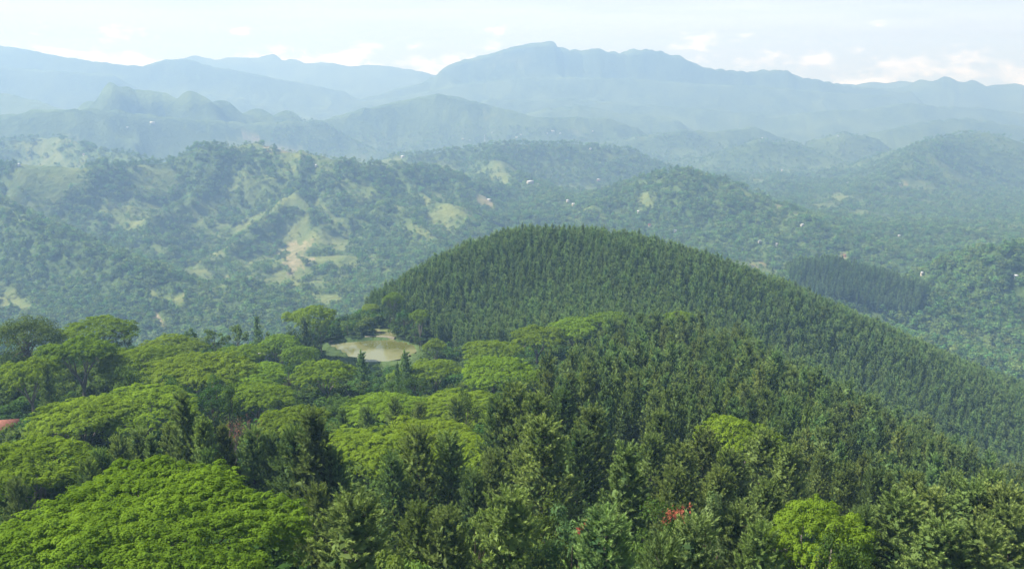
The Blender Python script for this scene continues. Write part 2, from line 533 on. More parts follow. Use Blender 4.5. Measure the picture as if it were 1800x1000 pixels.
def foliage(name, dark, light, trans=0.35, tcol=None, gloss=0.04, scale=0.35, hue=0.03, val=0.25):
    """leaf material: per-leaf tint, patchy noise and a tree-to-tree shift; light passes through the leaf"""
    m, t, out = new_mat(name)
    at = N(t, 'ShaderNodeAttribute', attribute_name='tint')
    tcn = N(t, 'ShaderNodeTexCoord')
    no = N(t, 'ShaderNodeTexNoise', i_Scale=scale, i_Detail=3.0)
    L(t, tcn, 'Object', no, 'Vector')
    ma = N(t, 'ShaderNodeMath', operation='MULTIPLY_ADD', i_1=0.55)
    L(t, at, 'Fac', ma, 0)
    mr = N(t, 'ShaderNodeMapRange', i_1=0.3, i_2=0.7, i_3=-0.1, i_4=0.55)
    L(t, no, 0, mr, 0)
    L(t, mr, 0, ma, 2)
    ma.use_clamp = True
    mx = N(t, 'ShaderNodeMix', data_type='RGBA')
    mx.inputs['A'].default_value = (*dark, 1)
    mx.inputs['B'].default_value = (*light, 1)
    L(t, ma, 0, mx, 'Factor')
    oi = N(t, 'ShaderNodeObjectInfo')
    hs = N(t, 'ShaderNodeHueSaturation')
    h1 = N(t, 'ShaderNodeMapRange', i_1=0.0, i_2=1.0, i_3=0.5 - hue, i_4=0.5 + hue)
    L(t, oi, 'Random', h1, 0)
    wn = N(t, 'ShaderNodeTexWhiteNoise', noise_dimensions='1D')
    L(t, oi, 'Random', wn, 'W')
    v1 = N(t, 'ShaderNodeMapRange', i_1=0.0, i_2=1.0, i_3=1 - val, i_4=1 + val)
    L(t, wn, 'Value', v1, 0)
    L(t, h1, 0, hs, 'Hue')
    L(t, v1, 0, hs, 'Value')
    L(t, mx, 'Result', hs, 'Color')
    df = N(t, 'ShaderNodeBsdfDiffuse')
    L(t, hs, 0, df, 'Color')
    tr = N(t, 'ShaderNodeBsdfTranslucent')
    tm = N(t, 'ShaderNodeMix', data_type='RGBA', blend_type='MULTIPLY')
    tm.inputs['Factor'].default_value = 1.0
    tm.inputs['B'].default_value = (*(tcol or (1.2, 1.25, 0.5)), 1)
    L(t, hs, 0, tm, 'A')
    L(t, tm, 'Result', tr, 'Color')
    ms = N(t, 'ShaderNodeMixShader', i_0=trans)
    L(t, df, 0, ms, 1)
    L(t, tr, 0, ms, 2)
    L(t, ms, 0, out, 'Surface')
    return m


def plain(name, col, rough=0.8, var=0.25, scale=3.0, col2=None, bump=0.0, spec=0.3):
    m, t, out = new_mat(name)
    bs = N(t, 'ShaderNodeBsdfPrincipled', i_Roughness=rough)
    bs.inputs['Specular IOR Level'].default_value = spec
    tcn = N(t, 'ShaderNodeTexCoord')
    no = N(t, 'ShaderNodeTexNoise', i_Scale=scale, i_Detail=5.0)
    L(t, tcn, 'Object', no, 'Vector')
    mx = N(t, 'ShaderNodeMix', data_type='RGBA')
    c2 = col2 or tuple(c * (1 - var * 1.6) for c in col)
    mx.inputs['A'].default_value = (*c2, 1)
    mx.inputs['B'].default_value = (*col, 1)
    mr = N(t, 'ShaderNodeMapRange', i_1=0.3, i_2=0.65)
    L(t, no, 0, mr, 0)
    L(t, mr, 0, mx, 'Factor')
    L(t, mx, 'Result', bs, 'Base Color')
    if bump:
        bp = N(t, 'ShaderNodeBump', i_Strength=bump, i_Distance=0.3)
        L(t, no, 0, bp, 'Height')
        L(t, bp, 0, bs, 'Normal')
    L(t, bs, 0, out, 'Surface')
    return m


M = {}
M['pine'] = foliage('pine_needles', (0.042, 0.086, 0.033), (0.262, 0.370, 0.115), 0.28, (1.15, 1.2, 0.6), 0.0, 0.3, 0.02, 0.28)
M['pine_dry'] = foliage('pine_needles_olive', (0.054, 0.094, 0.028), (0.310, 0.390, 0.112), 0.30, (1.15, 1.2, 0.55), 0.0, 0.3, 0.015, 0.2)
M['pine_hill'] = foliage('young_pine_needles', (0.055, 0.110, 0.042), (0.245, 0.355, 0.120), 0.30, (1.15, 1.2, 0.6), 0.0, 0.3, 0.015, 0.26)
M['shade'] = foliage('shade_tree_leaves', (0.090, 0.150, 0.012), (0.205, 0.310, 0.028), 0.36, (1.2, 1.2, 0.35), 0.0, 0.22, 0.008, 0.14)
M['shade_lime'] = foliage('lime_leaves', (0.088, 0.160, 0.014), (0.200, 0.315, 0.030), 0.40, (1.25, 1.2, 0.35), 0.0, 0.22, 0.004, 0.03)  # own lime leaf colour of the two front crowns, varied little
M['broad'] = foliage('broad_leaves', (0.036, 0.078, 0.018), (0.090, 0.155, 0.032), 0.33, (1.2, 1.2, 0.45), 0.0, 0.5, 0.03, 0.3)
M['light'] = foliage('light_leaves', (0.075, 0.140, 0.030), (0.190, 0.280, 0.070), 0.38, (1.15, 1.15, 0.5), 0.0, 0.8, 0.02, 0.15)
M['pale'] = foliage('pale_leaves', (0.060, 0.120, 0.036), (0.150, 0.220, 0.085), 0.30, (1.1, 1.1, 0.7), 0.0, 0.8, 0.02, 0.15)
M['forest'] = foliage('valley_leaves', (0.060, 0.125, 0.038), (0.175, 0.275, 0.075), 0.28, (1.2, 1.2, 0.5), 0.0, 0.2, 0.035, 0.42)
M['red'] = foliage('red_flowers', (0.24, 0.06, 0.04), (0.46, 0.15, 0.10), 0.3, (1.1, 1.0, 0.9), 0.03, 1.0, 0.01, 0.1)
M['dry'] = foliage('dry_twigs', (0.20, 0.08, 0.05), (0.42, 0.20, 0.13), 0.25, (1.0, 1.0, 1.0), 0.02, 1.0, 0.01, 0.1)
M['bark'] = plain('pine_bark', (0.085, 0.072, 0.056), 0.95, 0.3, 2.5)
M['bark_grey'] = plain('grey_bark', (0.26, 0.23, 0.19), 0.95, 0.25, 2.0)
M['bark_brown'] = plain('brown_bark', (0.15, 0.115, 0.08), 0.95, 0.3, 2.0)
M['white_wall'] = plain('white_plaster', (0.52, 0.51, 0.49), 0.85, 0.1, 0.7)
M['cream_wall'] = plain('cream_plaster', (0.66, 0.60, 0.48), 0.85, 0.12, 0.7)
M['pink_wall'] = plain('pink_plaster', (0.70, 0.45, 0.42), 0.85, 0.12, 0.7)
M['tin'] = plain('pale_sheet_roof', (0.55, 0.56, 0.57), 0.6, 0.12, 1.2, spec=0.5)
M['grey_tin'] = plain('grey_sheet_roof', (0.48, 0.49, 0.50), 0.5, 0.2, 1.2, spec=0.5)
M['red_tile'] = plain('red_clay_tile', (0.25, 0.100, 0.066), 0.9, 0.25, 2.2)
M['glass'] = plain('window_glass', (0.03, 0.035, 0.04), 0.1, 0.1, 1.0, spec=0.6)
M['steel'] = plain('galvanised_steel', (0.62, 0.63, 0.64), 0.5, 0.1, 1.0, spec=0.5)
M['stone'] = plain('embankment_stone', (0.22, 0.20, 0.15), 0.95, 0.3, 1.1, bump=0.4)
M['track'] = plain('pale_track', (0.50, 0.43, 0.31), 0.95, 0.2, 0.5)
M['earth'] = plain('red_earth', (0.42, 0.27, 0.17), 0.95, 0.2, 0.3)


def ground_mat():
    m, t, out = new_mat('ground_cover')
    bs = N(t, 'ShaderNodeBsdfPrincipled', i_Roughness=0.95)
    bs.inputs['Specular IOR Level'].default_value = 0.1
    tcn = N(t, 'ShaderNodeTexCoord')

    def noise(scale, detail=4.0, lo=0.35, hi=0.65):
        n = N(t, 'ShaderNodeTexNoise', i_Scale=scale, i_Detail=detail)
        L(t, tcn, 'Object', n, 'Vector')
        r = N(t, 'ShaderNodeMapRange', i_1=lo, i_2=hi)
        L(t, n, 0, r, 0)
        return r

    def mix(fac, a, b, fo=0):
        x = N(t, 'ShaderNodeMix', data_type='RGBA')
        if fac is not None:
            L(t, fac, fo, x, 'Factor')
        for s, v in (('A', a), ('B', b)):
            if isinstance(v, tuple):
                x.inputs[s].default_value = (*v, 1)
            else:
                L(t, v, 'Result', x, s)
        return x

    forest = mix(noise(0.035), (0.030, 0.058, 0.018), (0.065, 0.105, 0.030))
    forest2 = mix(noise(0.0045, 5.0, 0.42, 0.62), forest, (0.078, 0.118, 0.036))
    grass = mix(noise(0.02, 6.0), (0.075, 0.112, 0.032), (0.135, 0.160, 0.052))
    bare = mix(noise(0.05, 6.0), (0.15, 0.145, 0.065), (0.27, 0.225, 0.14))
    ga = N(t, 'ShaderNodeAttribute', attribute_name='grass')
    ba = N(t, 'ShaderNodeAttribute', attribute_name='bare')
    g = mix(ga, forest2, grass, 'Fac')
    b = mix(ba, g, bare, 'Fac')
    L(t, b, 'Result', bs, 'Base Color')
    bn = N(t, 'ShaderNodeTexNoise', i_Scale=0.06, i_Detail=5.0)
    L(t, tcn, 'Object', bn, 'Vector')
    bp = N(t, 'ShaderNodeBump', i_Strength=0.7, i_Distance=9.0)
    L(t, bn, 0, bp, 'Height')
    L(t, bp, 0, bs, 'Normal')
    L(t, bs, 0, out, 'Surface')
    return m


M['ground'] = ground_mat()


def water_mat():
    m, t, out = new_mat('murky_water')
    bs = N(t, 'ShaderNodeBsdfPrincipled', i_Roughness=0.04, i_IOR=1.33)
    bs.inputs['Specular IOR Level'].default_value = 1.0
    tcn = N(t, 'ShaderNodeTexCoord')
    no = N(t, 'ShaderNodeTexNoise', i_Scale=0.03, i_Detail=3.0)
    L(t, tcn, 'Object', no, 'Vector')
    mx = N(t, 'ShaderNodeMix', data_type='RGBA')
    mx.inputs['A'].default_value = (0.085, 0.092, 0.022, 1)
    mx.inputs['B'].default_value = (0.175, 0.182, 0.090, 1)
    mr = N(t, 'ShaderNodeMapRange', i_1=0.42, i_2=0.58)
    L(t, no, 0, mr, 0)
    L(t, mr, 0, mx, 'Factor')
    L(t, mx, 'Result', bs, 'Base Color')
    n2_ = N(t, 'ShaderNodeTexNoise', i_Scale=1.2, i_Detail=3.0)
    L(t, tcn, 'Object', n2_, 'Vector')
    bp = N(t, 'ShaderNodeBump', i_Strength=0.05, i_Distance=0.1)
    L(t, n2_, 0, bp, 'Height')
    L(t, bp, 0, bs, 'Normal')
    L(t, bs, 0, out, 'Surface')
    return m


M['water'] = water_mat()

# ------------------------------------------------------------------ ground cover patches (traced where they lie on the slopes)
GRASS_PX = [
    [(10, 284), (80, 279), (150, 279), (162, 287), (90, 292), (10, 292)],
    [(60, 250), (110, 240), (150, 252), (140, 268), (60, 272), (20, 262)],
    [(0, 335), (60, 355), (110, 385), (95, 398), (40, 395), (0, 385)],
    [(385, 252), (430, 241), (480, 247), (530, 262), (520, 275), (480, 275), (460, 262), (400, 262)],
    [(480, 285), (560, 272), (640, 275), (700, 285), (690, 297), (600, 292), (560, 305), (500, 300)],
    [(505, 348), (560, 345), (610, 395), (620, 470), (610, 540), (560, 545), (520, 510), (470, 500), (420, 480), (400, 455), (430, 420), (470, 385)],
    [(395, 420), (500, 338), (530, 335), (505, 352), (440, 410), (380, 450), (345, 468), (350, 455)],
    [(340, 350), (380, 345), (395, 375), (340, 400), (320, 390)],
    [(735, 325), (790, 355), (850, 392), (800, 405), (750, 410), (745, 370)],
    [(690, 350), (730, 385), (790, 432), (770, 440), (720, 400)],
    [(735, 285), (800, 293), (830, 303), (800, 312), (750, 300)],
    [(0, 495), (40, 515), (60, 540), (40, 558), (0, 555)],
    [(220, 350), (280, 360), (300, 395), (250, 385), (200, 365)],
    [(160, 355), (230, 375), (290, 405), (280, 425), (200, 395)],
    [(1440, 345), (1480, 338), (1490, 350), (1465, 365), (1430, 375), (1420, 362)],
    [(1310, 300), (1350, 312), (1350, 325), (1310, 318)],
    [(1380, 370), (1410, 375), (1400, 395), (1370, 385)],
    [(850, 200), (880, 202), (880, 208), (850, 208)],
    [(860, 290), (890, 288), (895, 325), (865, 330)],
    [(1000, 375), (1060, 370), (1080, 395), (1010, 395)],
    [(880, 100), (930, 96), (945, 106), (920, 116), (880, 114), (840, 118), (830, 110)],
    [(1110, 340), (1160, 335), (1180, 365), (1130, 372)],
    [(655, 580), (676, 578), (694, 588), (684, 596), (662, 591)],
    [(260, 500), (330, 520), (330, 545), (270, 530)],
    [(300, 455), (350, 465), (400, 500), (390, 520), (320, 485)],
    [(640, 440), (690, 470), (680, 500), (640, 480)],
    [(150, 305), (230, 315), (230, 330), (150, 322)],
    [(590, 320), (640, 318), (660, 335), (600, 345)],
    [(700, 300), (740, 305), (740, 318), (705, 315)],
    [(1000, 228), (1030, 226), (1030, 232), (1000, 234)],
    [(780, 300), (850, 315), (850, 325), (790, 315)],
]
BARE_PX = [
    [(492, 465), (505, 425), (525, 412), (530, 440), (515, 470), (500, 490)],
    [(533, 425), (541, 424), (541, 460), (530, 480)],
    [(655, 580), (680, 584), (694, 590), (682, 595), (660, 588)],
    [(430, 241), (452, 239), (458, 245), (430, 246)],
    [(285, 545), (292, 570), (284, 585), (262, 575)],
    [(318, 533), (332, 520), (330, 530), (320, 536)],
    [(1470, 446), (1490, 444), (1492, 452), (1472, 455)],
    [(1310, 462), (1345, 466), (1345, 473), (1318, 470)],
    [(1575, 322), (1595, 320), (1598, 328), (1580, 330)],
    [(735, 280), (745, 283), (750, 290), (740, 288)],
    [(832, 340), (845, 345), (880, 358), (875, 363), (845, 355), (833, 350)],
    [(1350, 350), (1365, 358), (1362, 366), (1350, 360)],
    [(450, 250), (480, 252), (520, 265), (490, 272), (460, 262)],
    [(388, 490), (398, 483), (400, 490), (392, 497)],
]
_allpx = [p for poly in GRASS_PX + BARE_PX for p in poly]
_rc = raycast(_allpx)
_i = 0
GRASS, BARE = [], []
for k, poly in enumerate(GRASS_PX + BARE_PX):
    q = _rc[_i:_i + len(poly)]
    _i += len(poly)
    (GRASS if k < len(GRASS_PX) else BARE).append(q[:, :2])


def patch_mask(polys, x, y, edge=0.02):
    m = np.zeros(x.shape)
    r = np.hypot(x, y)
    wx = x + (fbm(x / 60, y / 60, 3, 81) - 0.5) * 60 * np.clip(r / 2000, 0.1, 1)
    wy = y + (fbm(x / 60, y / 60, 3, 91) - 0.5) * 60 * np.clip(r / 2000, 0.1, 1)
    for p in polys:
        lo, hi = p.min(0) - 80, p.max(0) + 80
        s = (x > lo[0]) & (x < hi[0]) & (y > lo[1]) & (y < hi[1])
        if s.any():
            m[s] = np.maximum(m[s], inside(p, wx[s], wy[s]).astype(float))
    return m


def open_ground(x, y):
    """natural clearings on the valley slopes: 0 forest .. 1 grass"""
    r = np.hypot(x, y)
    n = fbm(x / 230 + 3.1, y / 230, 4, 101)
    g = 0.55 * sstep(0.66, 0.74, n) * sstep(1100, 1500, r) * (1 - sstep(3900, 4700, r))
    k = sstep(0.30, 0.50, fbm(x / 48, y / 48, 3, 107))
    return np.maximum(g, patch_mask(GRASS, x, y) * np.where(r < 900, 1, 0.25 + 0.75 * k))


# ------------------------------------------------------------------ terrain sheets
ang = np.concatenate([np.linspace(-110, -38, 40, endpoint=False), np.linspace(-38, 38, 640), np.linspace(38, 110, 41)[1:]])
rad = np.unique(np.concatenate([np.exp(np.linspace(math.log(14), math.log(11000), 540)), np.linspace(5400, 6400, 26), np.linspace(7300, 9200, 60)]))
AA, RR = np.meshgrid(np.radians(ang), rad)
GX, GY = RR * np.sin(AA), RR * np.cos(AA)
GZ, GID = height(GX, GY, True)
gx, gy = GX.ravel(), GY.ravel()
g_grass = open_ground(gx, gy)
g_bare = patch_mask(BARE, gx, gy) * (0.55 + 0.45 * vnoise(gx / 25, gy / 25, 7))
nr, na = GX.shape
qi = (np.arange(nr - 1)[:, None] * na + np.arange(na - 1)[None, :])
quads = np.stack([qi, qi + 1, qi + na + 1, qi + na], -1).reshape(-1, 4)
qr = RR[:-1, :-1].ravel()
qid = GID[:-1, :-1].ravel()
MOUNT = [RID_NAMES.index(n) for n in ('mountain', 'low_centre', 'mountain_base')]
zone = np.where(qr < 1000, 0, np.where(qr < 7400, 1, np.where(np.isin(qid, MOUNT), 2, 3)))
Vall = np.stack([gx, gy, GZ.ravel()], 1)
for zi, (nm, lab, cat) in enumerate([
    ('hillside', 'near wooded hillside falling away below the viewpoint', 'hillside'),
    ('valley_hills', 'green valley slopes and ridges in the middle distance', 'hills'),
    ('mountain', 'long flat-topped mountain with a stepped summit on the skyline', 'mountain'),
    ('far_hills', 'pale blue ridges fading into the haze on the skyline', 'hills'),
]):
    qs = quads[zone == zi]
    used = np.unique(qs)
    remap = np.zeros(len(Vall), int)
    remap[used] = np.arange(len(used))
    me = mk_mesh(nm, Vall[used], [remap[qs][:, ::-1]], M['ground'], True, {'grass': g_grass[used], 'bare': g_bare[used]})
    add(nm, me, kind='structure', label=lab, category=cat)

# pond water
pv = [(x, y, 0.0) for x, y in pond_xy]
c0 = pond_xy.mean(0)
ring = (pond_xy - c0) * 1.06 + c0
me = mk_mesh('pond', np.array([(x - c0[0], y - c0[1], 0) for x, y in ring]), [np.arange(len(ring))[None, ::-1]], M['water'])
po = add('pond', me, kind='structure', label='muddy olive pond with white sky reflections among the trees', category='pond')
po.location = (c0[0], c0[1], POND_Z)
if me.polygons[0].normal.z < 0:
    me.flip_normals()

# ------------------------------------------------------------------ tree builders
def tint_for(n, k, rng):
    return np.repeat(rng.random(n), k)


def build_pine(name, seed, H=22.0, cb=0.22, Rm=3.6, whorls=22, nb=5, nt_=6, nn=26, nl=0.34, nw=0.05, tl=0.95, mat='pine', shape=0.8, up=0.9, sides=7, core=0, core_s=0.8):
    rng = np.random.default_rng(seed)
    lean = rng.normal(0, 0.25, 2)
    zz = np.linspace(-1.5, H * 0.985, 9)
    path = np.stack([lean[0] * (zz / H) ** 2, lean[1] * (zz / H) ** 2, zz], 1)
    tr = Bag()
    V, Q = tube(path, 0.27 * H / 22 * (1 - np.clip(zz, 0, H) / H * 0.93), sides)
    tr.add(V, Q)
    bases, dirs, lens = [], [], []
    for w in range(whorls):
        t = (w + rng.uniform(-0.3, 0.3)) / whorls
        t = min(max(t, 0), 0.985)
        z = H * (cb + (1 - cb) * t)
        prof = (1 - t) ** shape * (0.55 + 0.45 * min(1, t / 0.18))
        nbr = nb if t < 0.85 else max(3, nb - 1)
        a0 = rng.uniform(0, 6.28)
        for b in range(nbr):
            if rng.random() < 0.12 and t < 0.8:
                continue
            a = a0 + 6.283 * b / nbr + rng.normal(0, 0.25)
            Lb = max(0.5, Rm * prof * rng.uniform(0.65, 1.2))
            e0 = R(rng.uniform(-5, 25) + 25 * t)
            e1 = R(rng.uniform(40, 75))
            u = np.linspace(0, 1, 5)
            el = e0 + (e1 - e0) * u ** 1.6
            ds = Lb / 4
            hor = np.concatenate([[0], np.cumsum(np.cos(el[1:]) * ds)])
            ver = np.concatenate([[0], np.cumsum(np.sin(el[1:]) * ds)])
            ax = np.array((math.cos(a), math.sin(a), 0))
            base = np.array((lean[0] * (z / H) ** 2, lean[1] * (z / H) ** 2, z))
            bp = base + hor[:, None] * ax + ver[:, None] * np.array((0, 0, 1))
            if sides > 4 and Lb > 1.0:
                V, Q = tube(bp, np.linspace(0.05, 0.015, 5) * H / 22, 3)
                tr.add(V, Q)
            side = np.array((-ax[1], ax[0], 0))
            k = max(2, int(round(nt_ * (0.45 + 0.55 * Lb / Rm))))
            for j in range(k):
                uu = 1.0 if j == 0 else rng.uniform(0.3, 1.0)
                pt = np.array([np.interp(uu, u, bp[:, c]) for c in range(3)])
                sd = rng.normal(0, 0.16) * Lb * (1.15 - 0.5 * uu) if j else 0
                pt = pt + side * sd
                d = ax * rng.uniform(0.2, 0.7) + side * np.sign(sd) * rng.uniform(0, 0.4) + np.array((0, 0, up)) + rng.normal(0, 0.15, 3)
                bases.append(pt)
                dirs.append(d)
                lens.append(tl * rng.uniform(0.65, 1.25) * (0.75 + 0.25 * (1 - t)))
    for j in range(3):
        bases.append(np.array((lean[0], lean[1], H * 0.97 - j * 0.3)))
        dirs.append(np.array((rng.normal(0, 0.15), rng.normal(0, 0.15), 1.0)))
        lens.append(tl * 1.2)
    bases, dirs, lens = np.array(bases), unit(np.array(dirs)), np.array(lens)
    nT = len(bases)
    # bottlebrush shoots: needles all round the axis
    u = rng.random((nT, nn)) ** 0.8
    rnd = unit(rng.normal(size=(nT, nn, 3)))
    perp = unit(np.cross(dirs[:, None, :], rnd))
    phi = np.radians(rng.uniform(28, 68, (nT, nn)) * (1.05 - 0.55 * u))
    nd = dirs[:, None, :] * np.cos(phi)[..., None] + perp * np.sin(phi)[..., None]
    p0 = bases[:, None, :] + dirs[:, None, :] * (u * lens[:, None])[..., None]
    ll = nl * rng.uniform(0.7, 1.25, (nT, nn))[..., None]
    wv = unit(np.cross(nd, unit(perp + rng.normal(0, 0.35, (nT, nn, 3))))) * nw * 0.5
    Vn = np.stack([p0 - wv, p0 + wv, p0 + nd * ll], 2).reshape(-1, 3)
    T = np.arange(len(Vn)).reshape(-1, 3)
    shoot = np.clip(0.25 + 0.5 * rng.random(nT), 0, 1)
    tint = np.repeat((shoot[:, None] * 0.4 + 1.1 * (u - 0.25)).ravel(), 3)  # occlusion shade painted into the shoot bases; paler tips are new growth
    # added filler quads make the crown opaque; darkest tint paints its shaded interior
    polys = [T]
    if core:
        tt = rng.random(core) ** 1.2
        cz = H * (cb + (1 - cb) * tt) * 0.97
        cr = Rm * (1 - tt) ** shape * rng.uniform(0.1, 0.78, core)
        ca = rng.uniform(0, 6.283, core)
        cpos = np.stack([cr * np.cos(ca), cr * np.sin(ca), cz], 1)
        cn = unit(np.stack([np.cos(ca), np.sin(ca), np.full(core, 0.5)], 1) + rng.normal(0, 0.4, (core, 3)))
        cV, cQ = leaf_quads(cpos, cn, core_s * rng.uniform(0.7, 1.3, core), rng, 0.5, 0.15)
        polys.append(cQ + len(Vn))
        Vn = np.concatenate([Vn, cV])
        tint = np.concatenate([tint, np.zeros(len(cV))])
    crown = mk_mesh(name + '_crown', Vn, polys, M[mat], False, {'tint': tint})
    trunk = tr.mesh(name + '_trunk', M['bark'], True)
    return dict(H=H, parts=[('trunk', trunk), ('crown', crown)])


def limb_path(a, b, rng, n=6, sag=0.12, jit=0.25):
    t = np.linspace(0, 1, n)[:, None]
    a, b = np.array(a, float), np.array(b, float)
    p = a + (b - a) * t
    d = np.linalg.norm(b - a)
    p[:, 2] += (np.sin(t[:, 0] * math.pi) * sag * d)
    p[1:-1] += rng.normal(0, jit * d / 12, (n - 2, 3))
    return p


def build_shade(name, seed, H=20.0, Rc=12.0, pads=170, per=70, leaf=0.36, flat=0.30, mat='shade', layers=2.2, bark='bark_grey', pad_r=(1.1, 2.3), stretch=1.0, nl=6, lobes=6, drop=4.0, dome=0.5, lob_r=(0.36, 0.54)):
    """umbrella tree: forking trunk, arching limbs and a wide flat crown of layered leaf pads"""
    rng = np.random.default_rng(seed)
    tr = Bag()
    fork = H * rng.uniform(0.30, 0.42)
    V, Q = tube(limb_path((0, 0, -2.0), (rng.normal(0, .4), rng.normal(0, .4), fork), rng, 5, 0, 0.1), np.linspace(0.62, 0.42, 5) * H / 20, 8)
    tr.add(V, Q)
    lob = rng.uniform(0, 6.28, 3)
    lam = rng.uniform(0.05, 0.16, 3)

    def edge(a):
        return Rc * (1 - 0.08 + lam[0] * np.sin(2 * a + lob[0]) + lam[1] * np.sin(3 * a + lob[1]) + 0.7 * lam[2] * np.sin(5 * a + lob[2]))

    def top(x, y):
        d = np.hypot(x - LX, (y / stretch) - LY) / LR
        zz_ = LZ - flat * 1.2 * LR * d ** 2.2
        return max(float(np.max(np.where(d < 1.12, zz_, -99))), H - drop * 2.2) + (fbm(np.atleast_1d(x / 4.5 + seed), np.atleast_1d(y / 4.5), 2, seed % 97)[0] - 0.5) * 2.6

    # the crown is several flat domes at different heights, the highest near the middle
    la = rng.uniform(0, 6.283) + np.arange(lobes) * 2.399
    lr = Rc * np.sqrt((np.arange(lobes) + 0.15) / lobes) * 0.72
    LX, LY = lr * np.cos(la), lr * np.sin(la)
    LR = Rc * rng.uniform(lob_r[0], lob_r[1], lobes)
    LR[0] = Rc * max(0.45, lob_r[1])
    LZ = H - drop * (lr / Rc) ** 1.3 * rng.uniform(0.45, 1.15, lobes)
    # pads by dart throwing
    CA, RA, m_ = np.zeros((pads, 3)), np.zeros(pads), 0
    tries = 0
    while m_ < pads and tries < pads * 14:
        tries += 1
        a = rng.uniform(0, 6.283)
        rr = edge(a) * math.sqrt(rng.random())
        x, y = rr * math.cos(a), rr * math.sin(a) * stretch
        if np.min(np.hypot(x - LX, (y / stretch) - LY) / LR) > 1.0 + 0.12 * rng.random():
            continue
        r0 = rng.uniform(*pad_r) * (1.0 - 0.25 * rr / Rc)
        z = top(x, y) - (0 if rng.random() < 0.66 else rng.uniform(0.8, layers + 0.6)) + rng.normal(0, 0.25)
        if m_ and np.any((np.abs(CA[:m_, 2] - z) < 0.7) & ((CA[:m_, 0] - x) ** 2 + (CA[:m_, 1] - y) ** 2 < (0.58 * (RA[:m_] + r0)) ** 2)):
            continue
        CA[m_] = (x, y, z)
        RA[m_] = r0
        m_ += 1
    C, Rp = list(CA[:m_]), list(RA[:m_])
    C, Rp = np.array(C), np.array(Rp)
    for k in range(nl):
        a = 6.283 * k / nl + rng.normal(0, 0.25)
        rr = edge(a) * rng.uniform(0.5, 0.72)
        e = np.array((rr * math.cos(a), rr * math.sin(a) * stretch, 0))
        e[2] = top(e[0], e[1]) - 1.1
        p = limb_path((0, 0, fork * rng.uniform(0.85, 1.0)), e, rng, 7, 0.10, 0.3)
        V, Q = tube(p, np.linspace(0.30, 0.07, 7) * H / 20, 5)
        tr.add(V, Q)
        for s in range(4):
            st = p[rng.integers(2, 6)]
            a2 = a + rng.normal(0, 0.55)
            r2 = edge(a2) * rng.uniform(0.5, 0.95)
            e2 = np.array((r2 * math.cos(a2), r2 * math.sin(a2) * stretch, 0))
            e2[2] = top(e2[0], e2[1]) - 0.7
            V, Q = tube(limb_path(st, e2, rng, 5, 0.06, 0.3), np.linspace(0.12, 0.03, 5) * H / 20, 4)
            tr.add(V, Q)
    n = len(C)
    # leaf pads: drooping-edged plates, every leaf spray close to level
    rr = np.sqrt(rng.random((n, per)))
    th = rng.uniform(0, 6.283, (n, per))
    wob = 1 + 0.28 * np.sin(3 * th + rng.uniform(0, 6.28, (n, 1))) + 0.16 * np.sin(5 * th + rng.uniform(0, 6.28, (n, 1)))
    outd = np.arctan2(C[:, 1], C[:, 0])[:, None]
    ori = outd + rng.normal(0, 0.5, (n, 1))
    ex = rr * np.cos(th) * wob * Rp[:, None] * 1.2
    ey = rr * np.sin(th) * wob * Rp[:, None] * 0.8
    lx = ex * np.cos(ori) - ey * np.sin(ori)
    ly = ex * np.sin(ori) + ey * np.cos(ori)
    tilt = 0.22 * np.hypot(C[:, 0], C[:, 1])[:, None] / Rc
    lz = dome * Rp[:, None] * (1 - rr ** 2) - (lx * np.cos(outd) + ly * np.sin(outd)) * tilt + rng.normal(0, 0.06, (n, per)) - 0.3 * (rng.random((n, per)) < 0.15)
    pos = np.stack([C[:, 0, None] + lx, C[:, 1, None] + ly, C[:, 2, None] + lz], -1).reshape(-1, 3)
    nrm = np.stack([lx / Rp[:, None] * 0.8 + np.cos(outd) * tilt, ly / Rp[:, None] * 0.8 + np.sin(outd) * tilt, np.ones((n, per))], -1).reshape(-1, 3)
    nrm = unit(nrm + rng.normal(0, 0.26, nrm.shape))
    sz = leaf * rng.uniform(0.7, 1.35, n * per)
    V, Q = leaf_quads(pos, nrm, sz, rng, 0.6, 0.1)
    tint = np.repeat(np.clip(np.repeat(rng.random(n), per) * 0.5 + rng.random(n * per) * 0.6, 0, 1), 4)
    crown = mk_mesh(name + '_crown', V, [Q], M[mat], False, {'tint': tint})
    trunk = tr.mesh(name + '_trunk', M[bark], True)
    return dict(H=H, Rc=Rc, parts=[('trunk', trunk), ('crown', crown)])


